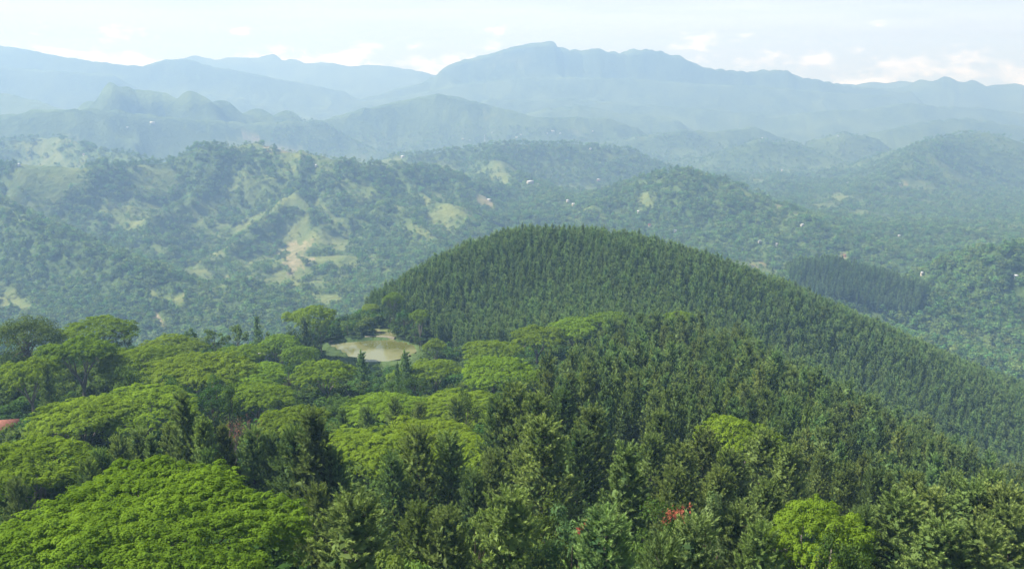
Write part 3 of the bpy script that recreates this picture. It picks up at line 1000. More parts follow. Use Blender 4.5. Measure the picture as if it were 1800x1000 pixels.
def build_broad(name, seed, H=15.0, Rc=5.0, lumps=34, per=90, leaf=0.34, mat='broad', base=0.3, bark='bark_brown', point=0.0, lump_r=(0.9, 1.7)):
    rng = np.random.default_rng(seed)
    tr = Bag()
    V, Q = tube(limb_path((0, 0, -1.5), (rng.normal(0, .3), rng.normal(0, .3), H * 0.8), rng, 6, 0, 0.15), np.linspace(0.34, 0.06, 6) * H / 15, 7)
    tr.add(V, Q)
    C, Rp = [], []
    zc, hz_ = H * (base + 1) / 2, H * (1 - base) / 2
    for i in range(lumps):
        v = unit(rng.normal(size=3))
        v[2] = abs(v[2]) * 1.0 if rng.random() < 0.7 else v[2]
        rad_ = rng.uniform(0.55, 0.92)
        wid = Rc * (1 - point * max(0, v[2]) * 0.7)
        p = np.array((v[0] * wid * rad_, v[1] * wid * rad_, zc + v[2] * hz_ * rad_ * rng.uniform(0.85, 1.1)))
        C.append(p)
        Rp.append(rng.uniform(*lump_r) * Rc / 5 * (1 - 0.4 * point * max(0, v[2])))
        if i % 3 == 0:
            V, Q = tube(limb_path((0, 0, H * rng.uniform(0.3, 0.6)), p, rng, 5, 0.05, 0.25), np.linspace(0.12, 0.03, 5) * H / 15, 4)
            tr.add(V, Q)
    C, Rp = np.array(C), np.array(Rp)
    n = len(C)
    d = unit(rng.normal(size=(n, per, 3)))
    d[..., 2] = np.where(d[..., 2] < -0.3, -d[..., 2], d[..., 2])
    rr = rng.uniform(0.65, 1.08, (n, per, 1))
    pos = (C[:, None, :] + d * rr * Rp[:, None, None] * np.array((1, 1, 0.8))).reshape(-1, 3)
    nrm = unit(d.reshape(-1, 3) * 0.8 + np.array((0, 0, 0.5)) + rng.normal(0, 0.4, (n * per, 3)))
    V, Q = leaf_quads(pos, nrm, leaf * rng.uniform(0.7, 1.35, n * per), rng, 0.6, 0.1)
    tint = np.repeat(np.clip(np.repeat(rng.random(n), per) * 0.5 + rng.random(n * per) * 0.6, 0, 1), 4)
    crown = mk_mesh(name + '_crown', V, [Q], M[mat], False, {'tint': tint})
    return dict(H=H, Rc=Rc, parts=[('trunk', tr.mesh(name + '_trunk', M[bark], True)), ('crown', crown)])


# prototypes (mesh data shared by all copies)
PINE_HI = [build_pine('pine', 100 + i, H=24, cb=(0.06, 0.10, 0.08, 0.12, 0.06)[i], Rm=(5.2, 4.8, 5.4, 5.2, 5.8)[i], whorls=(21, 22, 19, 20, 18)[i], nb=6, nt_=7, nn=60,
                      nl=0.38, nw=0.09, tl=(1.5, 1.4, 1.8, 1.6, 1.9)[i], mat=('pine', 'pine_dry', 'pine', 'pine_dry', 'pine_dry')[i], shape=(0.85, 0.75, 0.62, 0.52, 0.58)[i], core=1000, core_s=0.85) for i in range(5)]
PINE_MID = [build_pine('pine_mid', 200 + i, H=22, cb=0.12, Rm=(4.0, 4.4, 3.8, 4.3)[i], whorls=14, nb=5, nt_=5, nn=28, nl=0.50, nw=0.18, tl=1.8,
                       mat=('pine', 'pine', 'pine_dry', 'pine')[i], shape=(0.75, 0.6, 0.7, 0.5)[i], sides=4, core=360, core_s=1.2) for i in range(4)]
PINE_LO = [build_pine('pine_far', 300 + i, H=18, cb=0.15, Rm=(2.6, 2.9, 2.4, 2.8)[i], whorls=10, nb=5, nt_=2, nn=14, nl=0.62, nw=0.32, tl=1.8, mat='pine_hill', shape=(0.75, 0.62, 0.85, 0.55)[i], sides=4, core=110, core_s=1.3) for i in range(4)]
SHADE_BIG = build_shade('shade_big', 11, H=22, Rc=18, pads=1700, per=100, leaf=0.27, flat=0.16, layers=1.6, pad_r=(0.5, 1.0), nl=8, lobes=30, drop=6.5, mat='shade_lime', dome=0.42, lob_r=(0.2, 0.36))
SHADE_FRONT = build_shade('shade_front', 12, H=17, Rc=7.6, pads=330, per=100, leaf=0.23, flat=0.20, layers=1.6, pad_r=(0.4, 0.85), nl=7, lobes=15, drop=6.5, mat='shade_lime', dome=0.40, lob_r=(0.2, 0.38))
SHADE = [build_shade('shade', 20 + i, H=20, Rc=12.5, pads=(420, 400, 430, 400, 420, 390)[i], per=72, leaf=0.40, flat=(0.14, 0.18, 0.16, 0.20, 0.13, 0.18)[i],
                     layers=(1.2, 1.6, 1.4, 1.6, 1.2, 1.5)[i], stretch=(1, .9, 1.1, 1, .85, 1.1)[i], lobes=(10, 12, 13, 11, 10, 12)[i], drop=(4.5, 6, 5.5, 6.5, 5, 6)[i], pad_r=(0.7, 1.35), dome=0.40, lob_r=(0.25, 0.44)) for i in range(6)]
BROAD = [build_broad('broad', 40 + i, H=(14, 16, 12)[i], Rc=(5, 5, 5)[i], lumps=(36, 40, 30)[i], mat='broad', base=(0.2, 0.3, 0.15)[i]) for i in range(3)]
BROAD_BIG = build_broad('broad_big', 45, H=20, Rc=12, lumps=130, per=90, leaf=0.5, mat='broad', base=0.15, lump_r=(0.7, 1.1))
LIGHT = [build_broad('light', 50 + i, H=9, Rc=4, lumps=26, per=110, leaf=0.30, mat='light', base=0.1, lump_r=(0.7, 1.3)) for i in range(2)]
PALE = build_broad('pale', 60, H=16, Rc=4.2, lumps=44, per=120, leaf=0.30, mat='pale', base=0.15, point=0.9)
PALE_ROUND = build_broad('pale_round', 61, H=13, Rc=5.0, lumps=36, per=110, leaf=0.30, mat='pale', base=0.2)
SHRUB = [build_broad('shrub', 70 + i, H=4.0, Rc=3.2, lumps=10, per=60, leaf=0.42, mat='broad', base=0.0, lump_r=(1.2, 2.0)) for i in range(3)]
FOREST = [build_broad('forest', 80 + i, H=(12, 9, 14, 11)[i], Rc=(4.8, 5.6, 4.4, 6.2)[i], lumps=(12, 12, 13, 14)[i], per=13, leaf=1.5, mat='forest', base=0.05, lump_r=(1.4, 2.4), point=(0, 0, 0.5, 0)[i]) for i in range(4)]


def plant(name, proto, loc, h, label, group=None, cat='tree', rz=0.0, wide=1.0):
    s = h / proto['H']
    o = empty(name, loc, rz, (s * wide, s * wide, s), label=label, category=cat)
    if group:
        o['group'] = group
    for pn, me in proto['parts']:
        add(pn, me, o)
    return o


RND = random.Random(7)
TAKEN = []      # (x, y, keep-out radius) of trees set by hand


def ground_at(x, y):
    return float(height(np.array([x]), np.array([y]))[0])


LOG = []


def set_tree(name, proto, px, py, Y, label, group=None, wide=1.0, rad_px=None, rmax=None, keep=2.0, hlim=(5, 34), cat='tree', keepf=None):
    p = P(px, py, Y)
    if name == 'shade_tree':
        p[2] = P(px, py, Y + 0.6 * rmax)[2] + 0.09 * rmax
    g = ground_at(p[0], p[1])
    h = min(max(p[2] - g, hlim[0]), hlim[1])
    LOG.append((name, px, py, Y, round(p[2] - g, 1)))
    s = h / proto['H']
    if rmax is not None:
        wide = rmax / (proto['Rc'] * s)
    o = plant(name, proto, (p[0], p[1], p[2] - h), h, label, group, cat, RND.uniform(0, 6.28), wide)
    TAKEN.append((p[0], p[1], keep if rmax is None else rmax * (keepf or 0.8)))
    return o


# ------------------------------------------------------------------ flat-crowned shade trees, each where it stands
G_SHADE = 'flat-topped shade trees'
set_tree('shade_tree', SHADE_BIG, 220, 836, 74, 'huge bright green domed shade tree crown filling the lower left corner', G_SHADE, rmax=17, hlim=(12, 26))
set_tree('shade_tree', SHADE_FRONT, 1440, 868, 86, 'bright lime feathery tree standing alone among dark pines at lower right', G_SHADE, rmax=7.7, hlim=(12, 22))
for i, (px, py, Y, rm, lab) in enumerate([
    (40, 775, 128, 11, 'shadowed green flat-topped tree at left edge above the huge front crown'),
    (135, 698, 190, 12, 'broad layered flat-topped tree beside the red tiled roof'),
    (240, 685, 200, 14, 'broad flat bright crown right of the red roof, above the tall left pines'),
    (45, 628, 250, 10, 'small flat-topped tree at left edge above the red tiled roof'),
    (135, 592, 275, 12, 'layered flat crown just behind the left dark tree'),
    (165, 560, 335, 15, 'tallest flat-topped tree on the left skyline'),
    (245, 610, 285, 15, 'wide flat crown in the middle of the left wood'),
    (350, 622, 270, 17, 'wide spreading flat crown between the left skyline tree and the pond'),
    (300, 590, 330, 12, 'flat crown on the skyline right of the tallest left tree'),
    (420, 605, 340, 12, 'flat crown below the pale shrubs on the left skyline'),
    (490, 588, 400, 13, 'flat bright crown left of the pond below the domed skyline tree'),
    (525, 608, 385, 11, 'flat bright crown touching the left shore of the pond'),
    (545, 540, 470, 18, 'domed shade tree on the skyline left of the pond'),
    (450, 640, 300, 12, 'flat green crown in front of the white sheet roof'),
    (570, 634, 300, 13, 'spreading tree with pale forked limbs in front of the pond'),
    (450, 672, 250, 11, 'flat crown below the spreading tree, left of its pale limbs'),
    (510, 715, 205, 9, 'small bright flat crown beside the dry red shrub'),
    (712, 646, 365, 10, 'flat bright crown on the near shore of the pond'),
    (765, 632, 350, 14, 'layered flat crown right of the near pond shore'),
    (670, 692, 235, 12, 'low bright flat crown in the centre behind small pines'),
    (800, 692, 238, 13, 'low bright flat crown in the centre, right of its twin'),
    (640, 755, 165, 12, 'bright flat crown behind the left centre pines'),
    (740, 740, 172, 13, 'large bright flat crown in the centre clearing'),
    (840, 770, 160, 10, 'bright flat crown pressed against the tall centre pines'),
    (870, 630, 290, 14, 'layered umbrella tree in front of the pine spur'),
    (945, 648, 280, 6, 'small yellowish umbrella tree beside the pine spur'),
    (865, 598, 380, 13, 'flat bright crown at the lower end of the sunlit strip'),
    (945, 572, 405, 14, 'flat bright crown in the middle of the sunlit strip below the pine hill'),
    (1010, 560, 425, 14, 'bright flat crown near the upper end of the sunlit strip'),
    (1070, 550, 440, 13, 'uppermost bright flat crown of the sunlit strip'),
    (765, 597, 455, 8, 'small domed bright tree right of the pond'),
    (1195, 546, 430, 9, 'small bright crown showing over the top of the pine spur'),
    (1300, 733, 185, 9, 'bright flat crown sunk among the pines of the right spur'),
    (1078, 706, 225, 8, 'thin bright flat crown between the centre pines and the pine spur'),
    (738, 545, 505, 9, 'layered pale green tree at the foot of the pine hill beside the pond'),
    (690, 515, 545, 8, 'pale green tree at the left end of the pine hill'),
    (650, 535, 560, 8, 'small flat crown behind the pond on the skyline'),
]):
    set_tree('shade_tree', SHADE[i % 6], px, py, Y, lab, G_SHADE, rmax=rm * (0.92 if 470 < px < 800 and py < 655 else 1.15), hlim=(9, 28), keepf=0.8)

# ------------------------------------------------------------------ round broadleaf trees
for i, (px, py, Y, rm, pr, lab) in enumerate([
    (40, 558, 312, 14, BROAD_BIG, 'big dark round tree at the left end of the skyline'),
    (215, 572, 340, 4, BROAD[0], 'small dark tree poking above the left skyline crown'),
    (225, 642, 240, 6.5, BROAD[2], 'round dark green tree in the middle of the left wood'),
    (370, 668, 215, 6.5, BROAD[0], 'leafy tree behind the tall left pine'),
    (400, 672, 212, 5, BROAD[2], 'rounded tree right of the tall left pine'),
    (300, 660, 240, 6, BROAD[2], 'dark round tree between two flat crowns of the left wood'),
    (505, 640, 320, 6, BROAD[1], 'rounded green tree left of the pale forked limbs'),
    (430, 620, 345, 5, BROAD[1], 'dark tree beside the white sheet roof'),
    (510, 575, 440, 6, BROAD[0], 'dark tree under the domed skyline tree'),
    (562, 562, 455, 6, BROAD[1], 'dark green tree on the pond side of the domed skyline tree'),
    (548, 578, 450, 5, BROAD[2], 'dark rounded tree by the left end of the embankment'),
    (710, 545, 520, 6, BROAD[1], 'dark round tree behind the right end of the pond'),
    (685, 540, 530, 5, BROAD[0], 'green tree above the bare sandy bank behind the pond'),
    (660, 545, 560, 6, BROAD[2], 'light round tree on the bank behind the pond'),
    (730, 575, 510, 6, BROAD[0], 'round tree overhanging the right end of the pond'),
    (820, 690, 220, 5, BROAD[2], 'dark shaded tree beneath the layered umbrella tree'),
    (900, 660, 270, 6, BROAD[0], 'dark tree under the edge of the umbrella tree by the spur'),
    (730, 660, 290, 6, BROAD[1], 'dark green tree below the pond'),
    (690, 665, 280, 5, BROAD[0], 'dark tree beside the lone pine below the pond'),
    (600, 695, 240, 6, BROAD[2], 'dark tree beneath the pale forked limbs'),
    (1135, 945, 80, 3.2, LIGHT[1], 'light green leafy bush right of the dark conical pine'),
    (835, 880, 96, 4.0, LIGHT[0], 'light green leafy tree between the bottom centre pines'),
    (1480, 935, 80, 3.6, BROAD[2], 'dark green bush at the right foot of the lime tree'),
    (960, 880, 92, 4.0, BROAD[0], 'dark leafy tree between the centre pines near the bottom'),
    (1400, 975, 58, 3.5, LIGHT[0], 'light green leafy bush at the bottom edge under the lime tree'),
    (690, 962, 60, 4.2, LIGHT[1], 'light green leafy bush at the bottom edge left of centre'),
    (760, 940, 66, 4.0, LIGHT[0], 'light green leafy bush beside the bottom centre pine'),
    (640, 972, 58, 3.0, LIGHT[0], 'light green leafy sprig at the bottom edge beside the dark round pine'),
    (330, 578, 385, 6, LIGHT[1], 'pale yellow-green shrub tree on the left skyline'),
    (375, 570, 395, 6, LIGHT[0], 'pale yellow-green shrub tree in the middle of the left skyline'),
    (415, 568, 400, 6, LIGHT[1], 'pale yellow-green shrub tree left of the small skyline pine'),
    (625, 560, 548, 4, LIGHT[1], 'light green bush on the slope above the embankment'),
    (667, 549, 556, 4, LIGHT[0], 'light green bush right of the skyline shrub behind the pond'),
    (700, 556, 540, 4, BROAD[2], 'dark rounded bush at the edge of the sandy bank'),
    (738, 592, 498, 4.5, BROAD[0], 'dark bush on the right shore of the pond'),
    (722, 588, 512, 4, BROAD[2], 'dark bush at the back right corner of the pond'),
    (706, 584, 524, 4, BROAD[1], 'small dark tree on the back shore of the pond'),
    (592, 584, 520, 4, LIGHT[1], 'light bush behind the left end of the embankment'),
    (612, 578, 528, 4.5, LIGHT[0], 'light bush behind the middle of the embankment'),
    (752, 604, 482, 5, BROAD[2], 'dark tree leaning over the right tip of the pond'),
    (610, 560, 520, 5, LIGHT[0], 'light green tree behind the embankment'),
    (640, 548, 555, 6, LIGHT[1], 'light green tree on the skyline behind the bare bank'),
]):
    set_tree('broadleaf_tree' if pr not in LIGHT else 'leafy_shrub', pr, px, py, Y, lab, 'round leafy trees and shrubs', rmax=rm, hlim=(4, 24), keepf=0.7)
set_tree('broadleaf_tree', PALE, 1258, 852, 84, 'pale silvery-green conical tree beside the red blossoms', None, rmax=4.0, hlim=(8, 24))
o1 = set_tree('flowering_tree', PALE_ROUND, 1010, 893, 82, 'pale leafy tree with a few red blossoms beside the dark centre pine', 'red-flowering trees', rmax=5.0, hlim=(6, 22))
o2 = set_tree('flowering_tree', BROAD[0], 1184, 884, 80, 'dark tree with a spray of coral red blossoms by the pale conical tree', 'red-flowering trees', rmax=4.2, hlim=(6, 22))


def blossom(tree, proto, seed, n, spread, off):
    rng = np.random.default_rng(seed)
    c = np.array(off) + rng.normal(0, 1, (n, 3)) * np.array(spread)
    pos = (c[:, None, :] + rng.normal(0, 0.16, (n, 14, 3))).reshape(-1, 3)
    nrm = unit(rng.normal(0, 0.6, pos.shape) + np.array((0, 0, 1)))
    V, Q = leaf_quads(pos, nrm, 0.26 * rng.uniform(0.7, 1.3, len(pos)), rng, 0.7, 0.1)
    add('blossom', mk_mesh('blossom', V, [Q], M['red'], False, {'tint': rng.random(len(V))}), tree)


o1.rotation_euler.z = 0
o2.rotation_euler.z = 0
blossom(o1, PALE_ROUND, 5, 3, (0.6, 0.5, 0.2), (0.8, -1.5, 12.2))
blossom(o2, BROAD[0], 6, 15, (1.2, 0.6, 0.25), (0.3, -1.6, 13.5))

# ------------------------------------------------------------------ pines set by hand (the ones that stand out)
G_PINE = 'pine trees'
for i, (px, py, Y, w, k, lab) in enumerate([
    (321, 697, 132, 0.9, 0, 'tallest slender pine of the left row behind the huge front crown'),
    (352, 735, 128, 0.9, 1, 'dark pine just right of the tallest left pine'),
    (292, 748, 138, 0.9, 1, 'pine just left of the tallest left pine'),
    (238, 760, 138, 1.0, 2, None), (205, 775, 134, 1.0, 4, None), (178, 792, 130, 1.0, 2, None), (155, 812, 118, 0.9, 4, None), (265, 770, 130, 0.9, 0, None),
    (395, 748, 128, 0.8, 1, None), (438, 758, 130, 1.0, 2, None), (478, 768, 132, 0.9, 2, None), (30, 845, 108, 0.9, 2, 'pine at the left edge above the huge front crown'),
    (362, 797, 104, 0.85, 0, 'short pointed pine touching the top of the huge front crown'),
    (550, 730, 112, 1.25, 0, 'big dark pine right of the huge front crown'),
    (512, 762, 114, 1.1, 2, 'pine leaning on the left of the big dark pine'),
    (590, 800, 112, 0.9, 2, 'pine at the right shoulder of the big dark pine'),
    (620, 885, 74, 1.5, 4, 'wide round-topped dark pine near the bottom edge'),
    (735, 760, 122, 1.2, 4, 'bushy pine with upswept shoots in front of the bright clearing'),
    (795, 768, 124, 1.1, 2, 'slim pine with upswept shoots right of its bushy neighbour'),
    (690, 800, 118, 1.0, 2, None), (830, 830, 118, 1.0, 2, None),
    (735, 895, 82, 1.0, 4, None), (785, 905, 80, 1.0, 2, None), (560, 860, 96, 1.0, 4, None),
    (900, 873, 80, 1.25, 4, 'bright bushy pine at the bottom edge in the centre'),
    (1062, 905, 72, 1.2, 2, 'broad bright pine at the bottom edge beneath the dark centre pine'),
    (1105, 793, 98, 1.15, 0, 'dark conical pine in the foreground with dense tufted branches'),
    (960, 745, 124, 1.3, 3, 'olive crowned tall pine left of the dark conical pine'),
    (910, 684, 156, 1.2, 3, 'highest pine of the centre group'),
    (872, 702, 158, 1.1, 2, None), (948, 700, 150, 1.1, 3, None), (990, 694, 164, 1.1, 2, None), (1040, 722, 150, 1.2, 3, None), (1015, 760, 135, 1.1, 2, None),
    (1160, 728, 160, 1.0, 3, None), (1148, 770, 142, 1.1, 3, None), (1240, 765, 146, 1.2, 3, None), (1200, 790, 136, 1.2, 3, None), (1340, 762, 150, 1.2, 3, None), (1290, 800, 130, 1.2, 3, None),
    (1262, 830, 114, 1.0, 3, None), (1385, 790, 138, 1.0, 3, None), (1485, 822, 146, 1.0, 3, None), (1545, 832, 140, 1.0, 2, None),
    (1185, 835, 114, 1.0, 3, None), (1345, 852, 108, 1.0, 3, None), (1520, 905, 96, 1.0, 2, None), (870, 800, 118, 0.9, 2, None),
    (1600, 840, 132, 1.0, 3, None), (1680, 835, 140, 1.0, 2, None), (1740, 835, 142, 1.0, 3, None), 
    (1215, 925, 70, 1.2, 2, 'bushy bright pine at the bottom edge under the red blossoms'),
    (1300, 895, 84, 1.1, 2, None), (1175, 965, 60, 1.0, 2, None), (1340, 930, 78, 1.0, 4, None),
    (1585, 882, 96, 1.4, 3, 'rounded olive pine right of the lime tree'),
    (1640, 868, 108, 1.3, 4, None), (1705, 858, 112, 1.3, 3, None), (1765, 862, 110, 1.3, 3, None), (1650, 925, 84, 1.4, 3, None), (1730, 930, 84, 1.4, 4, None), (1790, 905, 92, 1.3, 3, None),
    (635, 620, 325, 1.3, 0, 'lone dark pine rising in front of the pond'),
    (712, 620, 345, 1.4, 0, 'short round dark pine in front of the right end of the pond'),
    (698, 640, 340, 0.7, 1, 'thin wispy pine in front of the pond'),
    (645, 718, 195, 1.2, 2, None), (692, 704, 205, 1.2, 4, None), (735, 712, 195, 1.2, 3, None), (800, 706, 190, 1.3, 4, None), (600, 722, 195, 0.9, 2, None),
    (78, 640, 235, 1.0, 1, 'lone narrow pine standing among the left flat crowns'),
    (450, 558, 430, 0.8, 1, 'tiny pointed pine on the skyline left of the domed tree'),
    (535, 560, 440, 0.9, 1, 'narrow dark pine under the domed skyline tree'),
    (470, 585, 425, 0.9, 1, 'dark pine left of the domed skyline tree'),
]):
    pool = PINE_HI if Y < 240 else PINE_MID
    if lab is None:
        if px < 500:
            lab = 'upswept pine in the row behind the huge lower left crown'
        elif px < 840 and py > 780:
            lab = 'small pine in the shade below the bright centre clearing'
        elif px < 840:
            lab = 'small bushy pine among the low bright crowns in the centre'
        elif px < 1100:
            lab = 'tall olive pine in the dense centre group'
        elif px < 1400:
            lab = 'sunlit olive pine between the centre group and the lime tree'
        else:
            lab = 'rounded olive pine in the lower right corner'
    if px < 500 and Y < 200:
        w *= 1.22
    elif Y < 165:
        w *= 1.15
    set_tree('pine_tree', pool[k % len(pool)], px, py, Y, lab, G_PINE, wide=w * 0.98, keep=3.8, hlim=(8, 34))

# ------------------------------------------------------------------ pine plantations: spur on the right, then the domed hill
def fan(pts):
    return np.array([((px - 900) / F_PX * Y * 1.06, Y) for px, Y in pts])


SPUR = fan([(985, 268), (1000, 330), (1040, 372), (1120, 402), (1230, 415), (1330, 395), (1450, 370), (1600, 350), (1800, 330), (2050, 320), (2150, 120), (1950, 100), (1700, 150), (1500, 165), (1300, 188), (1150, 196), (1000, 200), (930, 206), (930, 222), (1000, 240)])
HILL = fan([(668, 560), (705, 532), (745, 528), (790, 500), (850, 470), (930, 468), (1000, 462), (1080, 466), (1150, 474), (1240, 468), (1330, 458), (1450, 436), (1600, 415), (1800, 395), (2100, 385), (2100, 700), (1700, 760), (1400, 760), (900, 760), (700, 700), (640, 620)])
rng = np.random.default_rng(99)


def jitter_grid(poly, s, rng):
    lo, hi = poly.min(0), poly.max(0)
    xs, ys = np.meshgrid(np.arange(lo[0], hi[0], s), np.arange(lo[1], hi[1], s * 0.87))
    xs = xs + (np.arange(xs.shape[0]) % 2)[:, None] * s / 2
    x = xs.ravel() + rng.uniform(-0.34, 0.34, xs.size) * s
    y = ys.ravel() + rng.uniform(-0.34, 0.34, xs.size) * s
    m = inside(poly, x, y)
    return x[m], y[m]


tk = np.array(TAKEN)


def free(x, y, extra=0.0):
    ok = np.ones(x.shape, bool)
    for tx, ty, tr_ in tk:
        ok &= (x - tx) ** 2 + (y - ty) ** 2 > (tr_ + extra) ** 2
    return ok


sx, sy = jitter_grid(SPUR, 6.5, rng)
m = free(sx, sy, 0.6)
sx, sy = sx[m], sy[m]
hx, hy = jitter_grid(HILL, 4.4, rng)
m = ~inside(SPUR, hx, hy) & free(hx, hy, 0.4)
hx, hy = hx[m], hy[m]
ax_, ay_ = np.concatenate([sx, hx]), np.concatenate([sy, hy])
az_ = height(ax_, ay_)
is_spur = np.concatenate([np.ones(len(sx), bool), np.zeros(len(hx), bool)])
ah = np.where(is_spur, rng.normal(21.5, 2.8, len(ax_)), rng.normal(17.0, 1.5, len(ax_)))
u_, v_, dep = project(np.stack([ax_, ay_, az_ + ah * 0.8], 1))
vis = (u_ > -220) & (u_ < 2020) & (v_ < 1150)
ax_, ay_, az_, ah, is_spur, dep, u_ = [a[vis] for a in (ax_, ay_, az_, ah, is_spur, dep, u_)]
order = np.argsort(dep + 1e6 * ((u_ < 0) | (u_ > 1800)))
n_ind = 300 - sum(1 for l in LOG if l[0] == 'pine_tree')
n_ind = max(0, n_ind)
ind, rest = order[:n_ind], order[n_ind:]
for i in ind:
    d = dep[i]
    pr = PINE_HI[rng.integers(0, 5)] if d < 190 else PINE_MID[rng.integers(0, 4)]
    if u_[i] < 1180:
        lab = 'pine of the tall centre group on the near edge of the spur'
    elif u_[i] < 1500:
        lab = 'pine in the crowded stand on the sunlit face of the right spur'
    else:
        lab = 'pine in the crowded stand on the dark right-hand end of the spur'
    plant('pine_tree', pr, (ax_[i], ay_[i], az_[i]), ah[i], lab, G_PINE, 'tree', rng.uniform(0, 6.28), rng.uniform(0.78, 1.05))


def scatter(name, x, y, z, scale, variant, protos, label, cat, kind='stuff', tilt=0.0):
    """one mass of trees: instances of the given meshes on points (geometry nodes)"""
    me = bpy.data.meshes.new(name)
    me.vertices.add(len(x))
    me.vertices.foreach_set('co', np.stack([x, y, z], 1).astype(np.float32).ravel())
    rg = np.random.default_rng(len(x))
    for k, arr, ty in (('sc', scale, 'FLOAT'), ('rot', rg.uniform(0, 6.28, len(x)), 'FLOAT'), ('var', variant, 'INT'), ('wid', rg.uniform(0.85, 1.25, len(x)), 'FLOAT')):
        at = me.attributes.new(k, ty, 'POINT')
        at.data.foreach_set('value', np.asarray(arr, np.float32 if ty == 'FLOAT' else np.int32))
    me.update()
    o = add(name, me, kind=kind, label=label, category=cat)
    g = bpy.data.node_groups.new(name + '_scatter', 'GeometryNodeTree')
    g.interface.new_socket('Geometry', in_out='INPUT', socket_type='NodeSocketGeometry')
    g.interface.new_socket('Geometry', in_out='OUTPUT', socket_type='NodeSocketGeometry')
    gi, go = g.nodes.new('NodeGroupInput'), g.nodes.new('NodeGroupOutput')

    def attr(nm, dt):
        a = g.nodes.new('GeometryNodeInputNamedAttribute')
        a.data_type = dt
        a.inputs['Name'].default_value = nm
        return a

    sc_, ro, va, wi = attr('sc', 'FLOAT'), attr('rot', 'FLOAT'), attr('var', 'INT'), attr('wid', 'FLOAT')
    rc = g.nodes.new('ShaderNodeCombineXYZ')
    g.links.new(ro.outputs['Attribute'], rc.inputs['Z'])
    mw = g.nodes.new('ShaderNodeMath')
    mw.operation = 'MULTIPLY'
    g.links.new(sc_.outputs['Attribute'], mw.inputs[0])
    g.links.new(wi.outputs['Attribute'], mw.inputs[1])
    cs = g.nodes.new('ShaderNodeCombineXYZ')
    g.links.new(mw.outputs[0], cs.inputs['X'])
    g.links.new(mw.outputs[0], cs.inputs['Y'])
    g.links.new(sc_.outputs['Attribute'], cs.inputs['Z'])
    jn = g.nodes.new('GeometryNodeJoinGeometry')
    for i, pr in enumerate(protos):
        ob = bpy.data.objects.new(name + '_leaf_mass', pr)      # source mesh only, never placed in the scene itself
        oi = g.nodes.new('GeometryNodeObjectInfo')
        oi.inputs['Object'].default_value = ob
        oi.inputs['As Instance'].default_value = True
        cmp_ = g.nodes.new('FunctionNodeCompare')
        cmp_.data_type = 'INT'
        cmp_.operation = 'EQUAL'
        g.links.new(va.outputs['Attribute'], cmp_.inputs[2])
        cmp_.inputs[3].default_value = i
        ip = g.nodes.new('GeometryNodeInstanceOnPoints')
        g.links.new(gi.outputs[0], ip.inputs['Points'])
        g.links.new(cmp_.outputs[0], ip.inputs['Selection'])
        g.links.new(oi.outputs['Geometry'], ip.inputs['Instance'])
        g.links.new(rc.outputs[0], ip.inputs['Rotation'])
        g.links.new(cs.outputs[0], ip.inputs['Scale'])
        g.links.new(ip.outputs[0], jn.inputs[0])
    g.links.new(jn.outputs[0], go.inputs[0])
    md = o.modifiers.new('scatter', 'NODES')
    md.node_group = g
    return o


def crown_of(pr):
    return dict(pr['parts'])['crown']


pm = [crown_of(p) for p in PINE_MID] + [crown_of(p) for p in PINE_LO]
ph = np.array([p['H'] for p in PINE_MID + PINE_LO])
var = np.where(dep[rest] < 430, rng.integers(0, 4, len(rest)), rng.integers(4, 8, len(rest)))
scatter('pine_forest', ax_[rest], ay_[rest], az_[rest], ah[rest] / ph[var], var, pm, 'dense dark pine plantation covering the domed hill and right spur', 'forest')

# ------------------------------------------------------------------ understorey between the near trees
xs = rng.uniform(-330, 330, 26000)
ys = rng.uniform(30, 640, 26000)
uu, vv, dd = project(np.stack([xs, ys, height(xs, ys)], 1))
ok = (uu > -300) & (uu < 2100) & (vv < 1150) & (vv > 0)
ok &= ~inside(HILL, xs, ys)
ok &= (poly_dist(pond_xy, xs, ys) > np.where(ys < pond_xy[:, 1].mean() + 5, 22, 5)) & ~inside(pond_xy, xs, ys)
ok &= (open_ground(xs, ys) < 0.5)
ok &= (rng.random(len(xs)) < np.where(inside(SPUR, xs, ys), 0.35, 0.9))
xs, ys = xs[ok], ys[ok]
zs = height(xs, ys)
roof_p = raycast([(6, 742)], lift=4.0)[0]
ok = ~((np.abs(xs - roof_p[0] * ys / roof_p[1]) < 9) & (ys > roof_p[1] - 22) & (ys < roof_p[1] + 5))
xs, ys, zs = xs[ok], ys[ok], zs[ok]
scatter('undergrowth', xs, ys, zs - 0.3, rng.uniform(0.5, 1.35, len(xs)) * np.where(inside(SPUR, xs, ys), 1.0, np.where(rng.random(len(xs)) < 0.22, 2.0, 1.15)), rng.integers(0, 3, len(xs)), [crown_of(p) for p in SHRUB], 'tangled green undergrowth filling the gaps between the near trees', 'undergrowth')

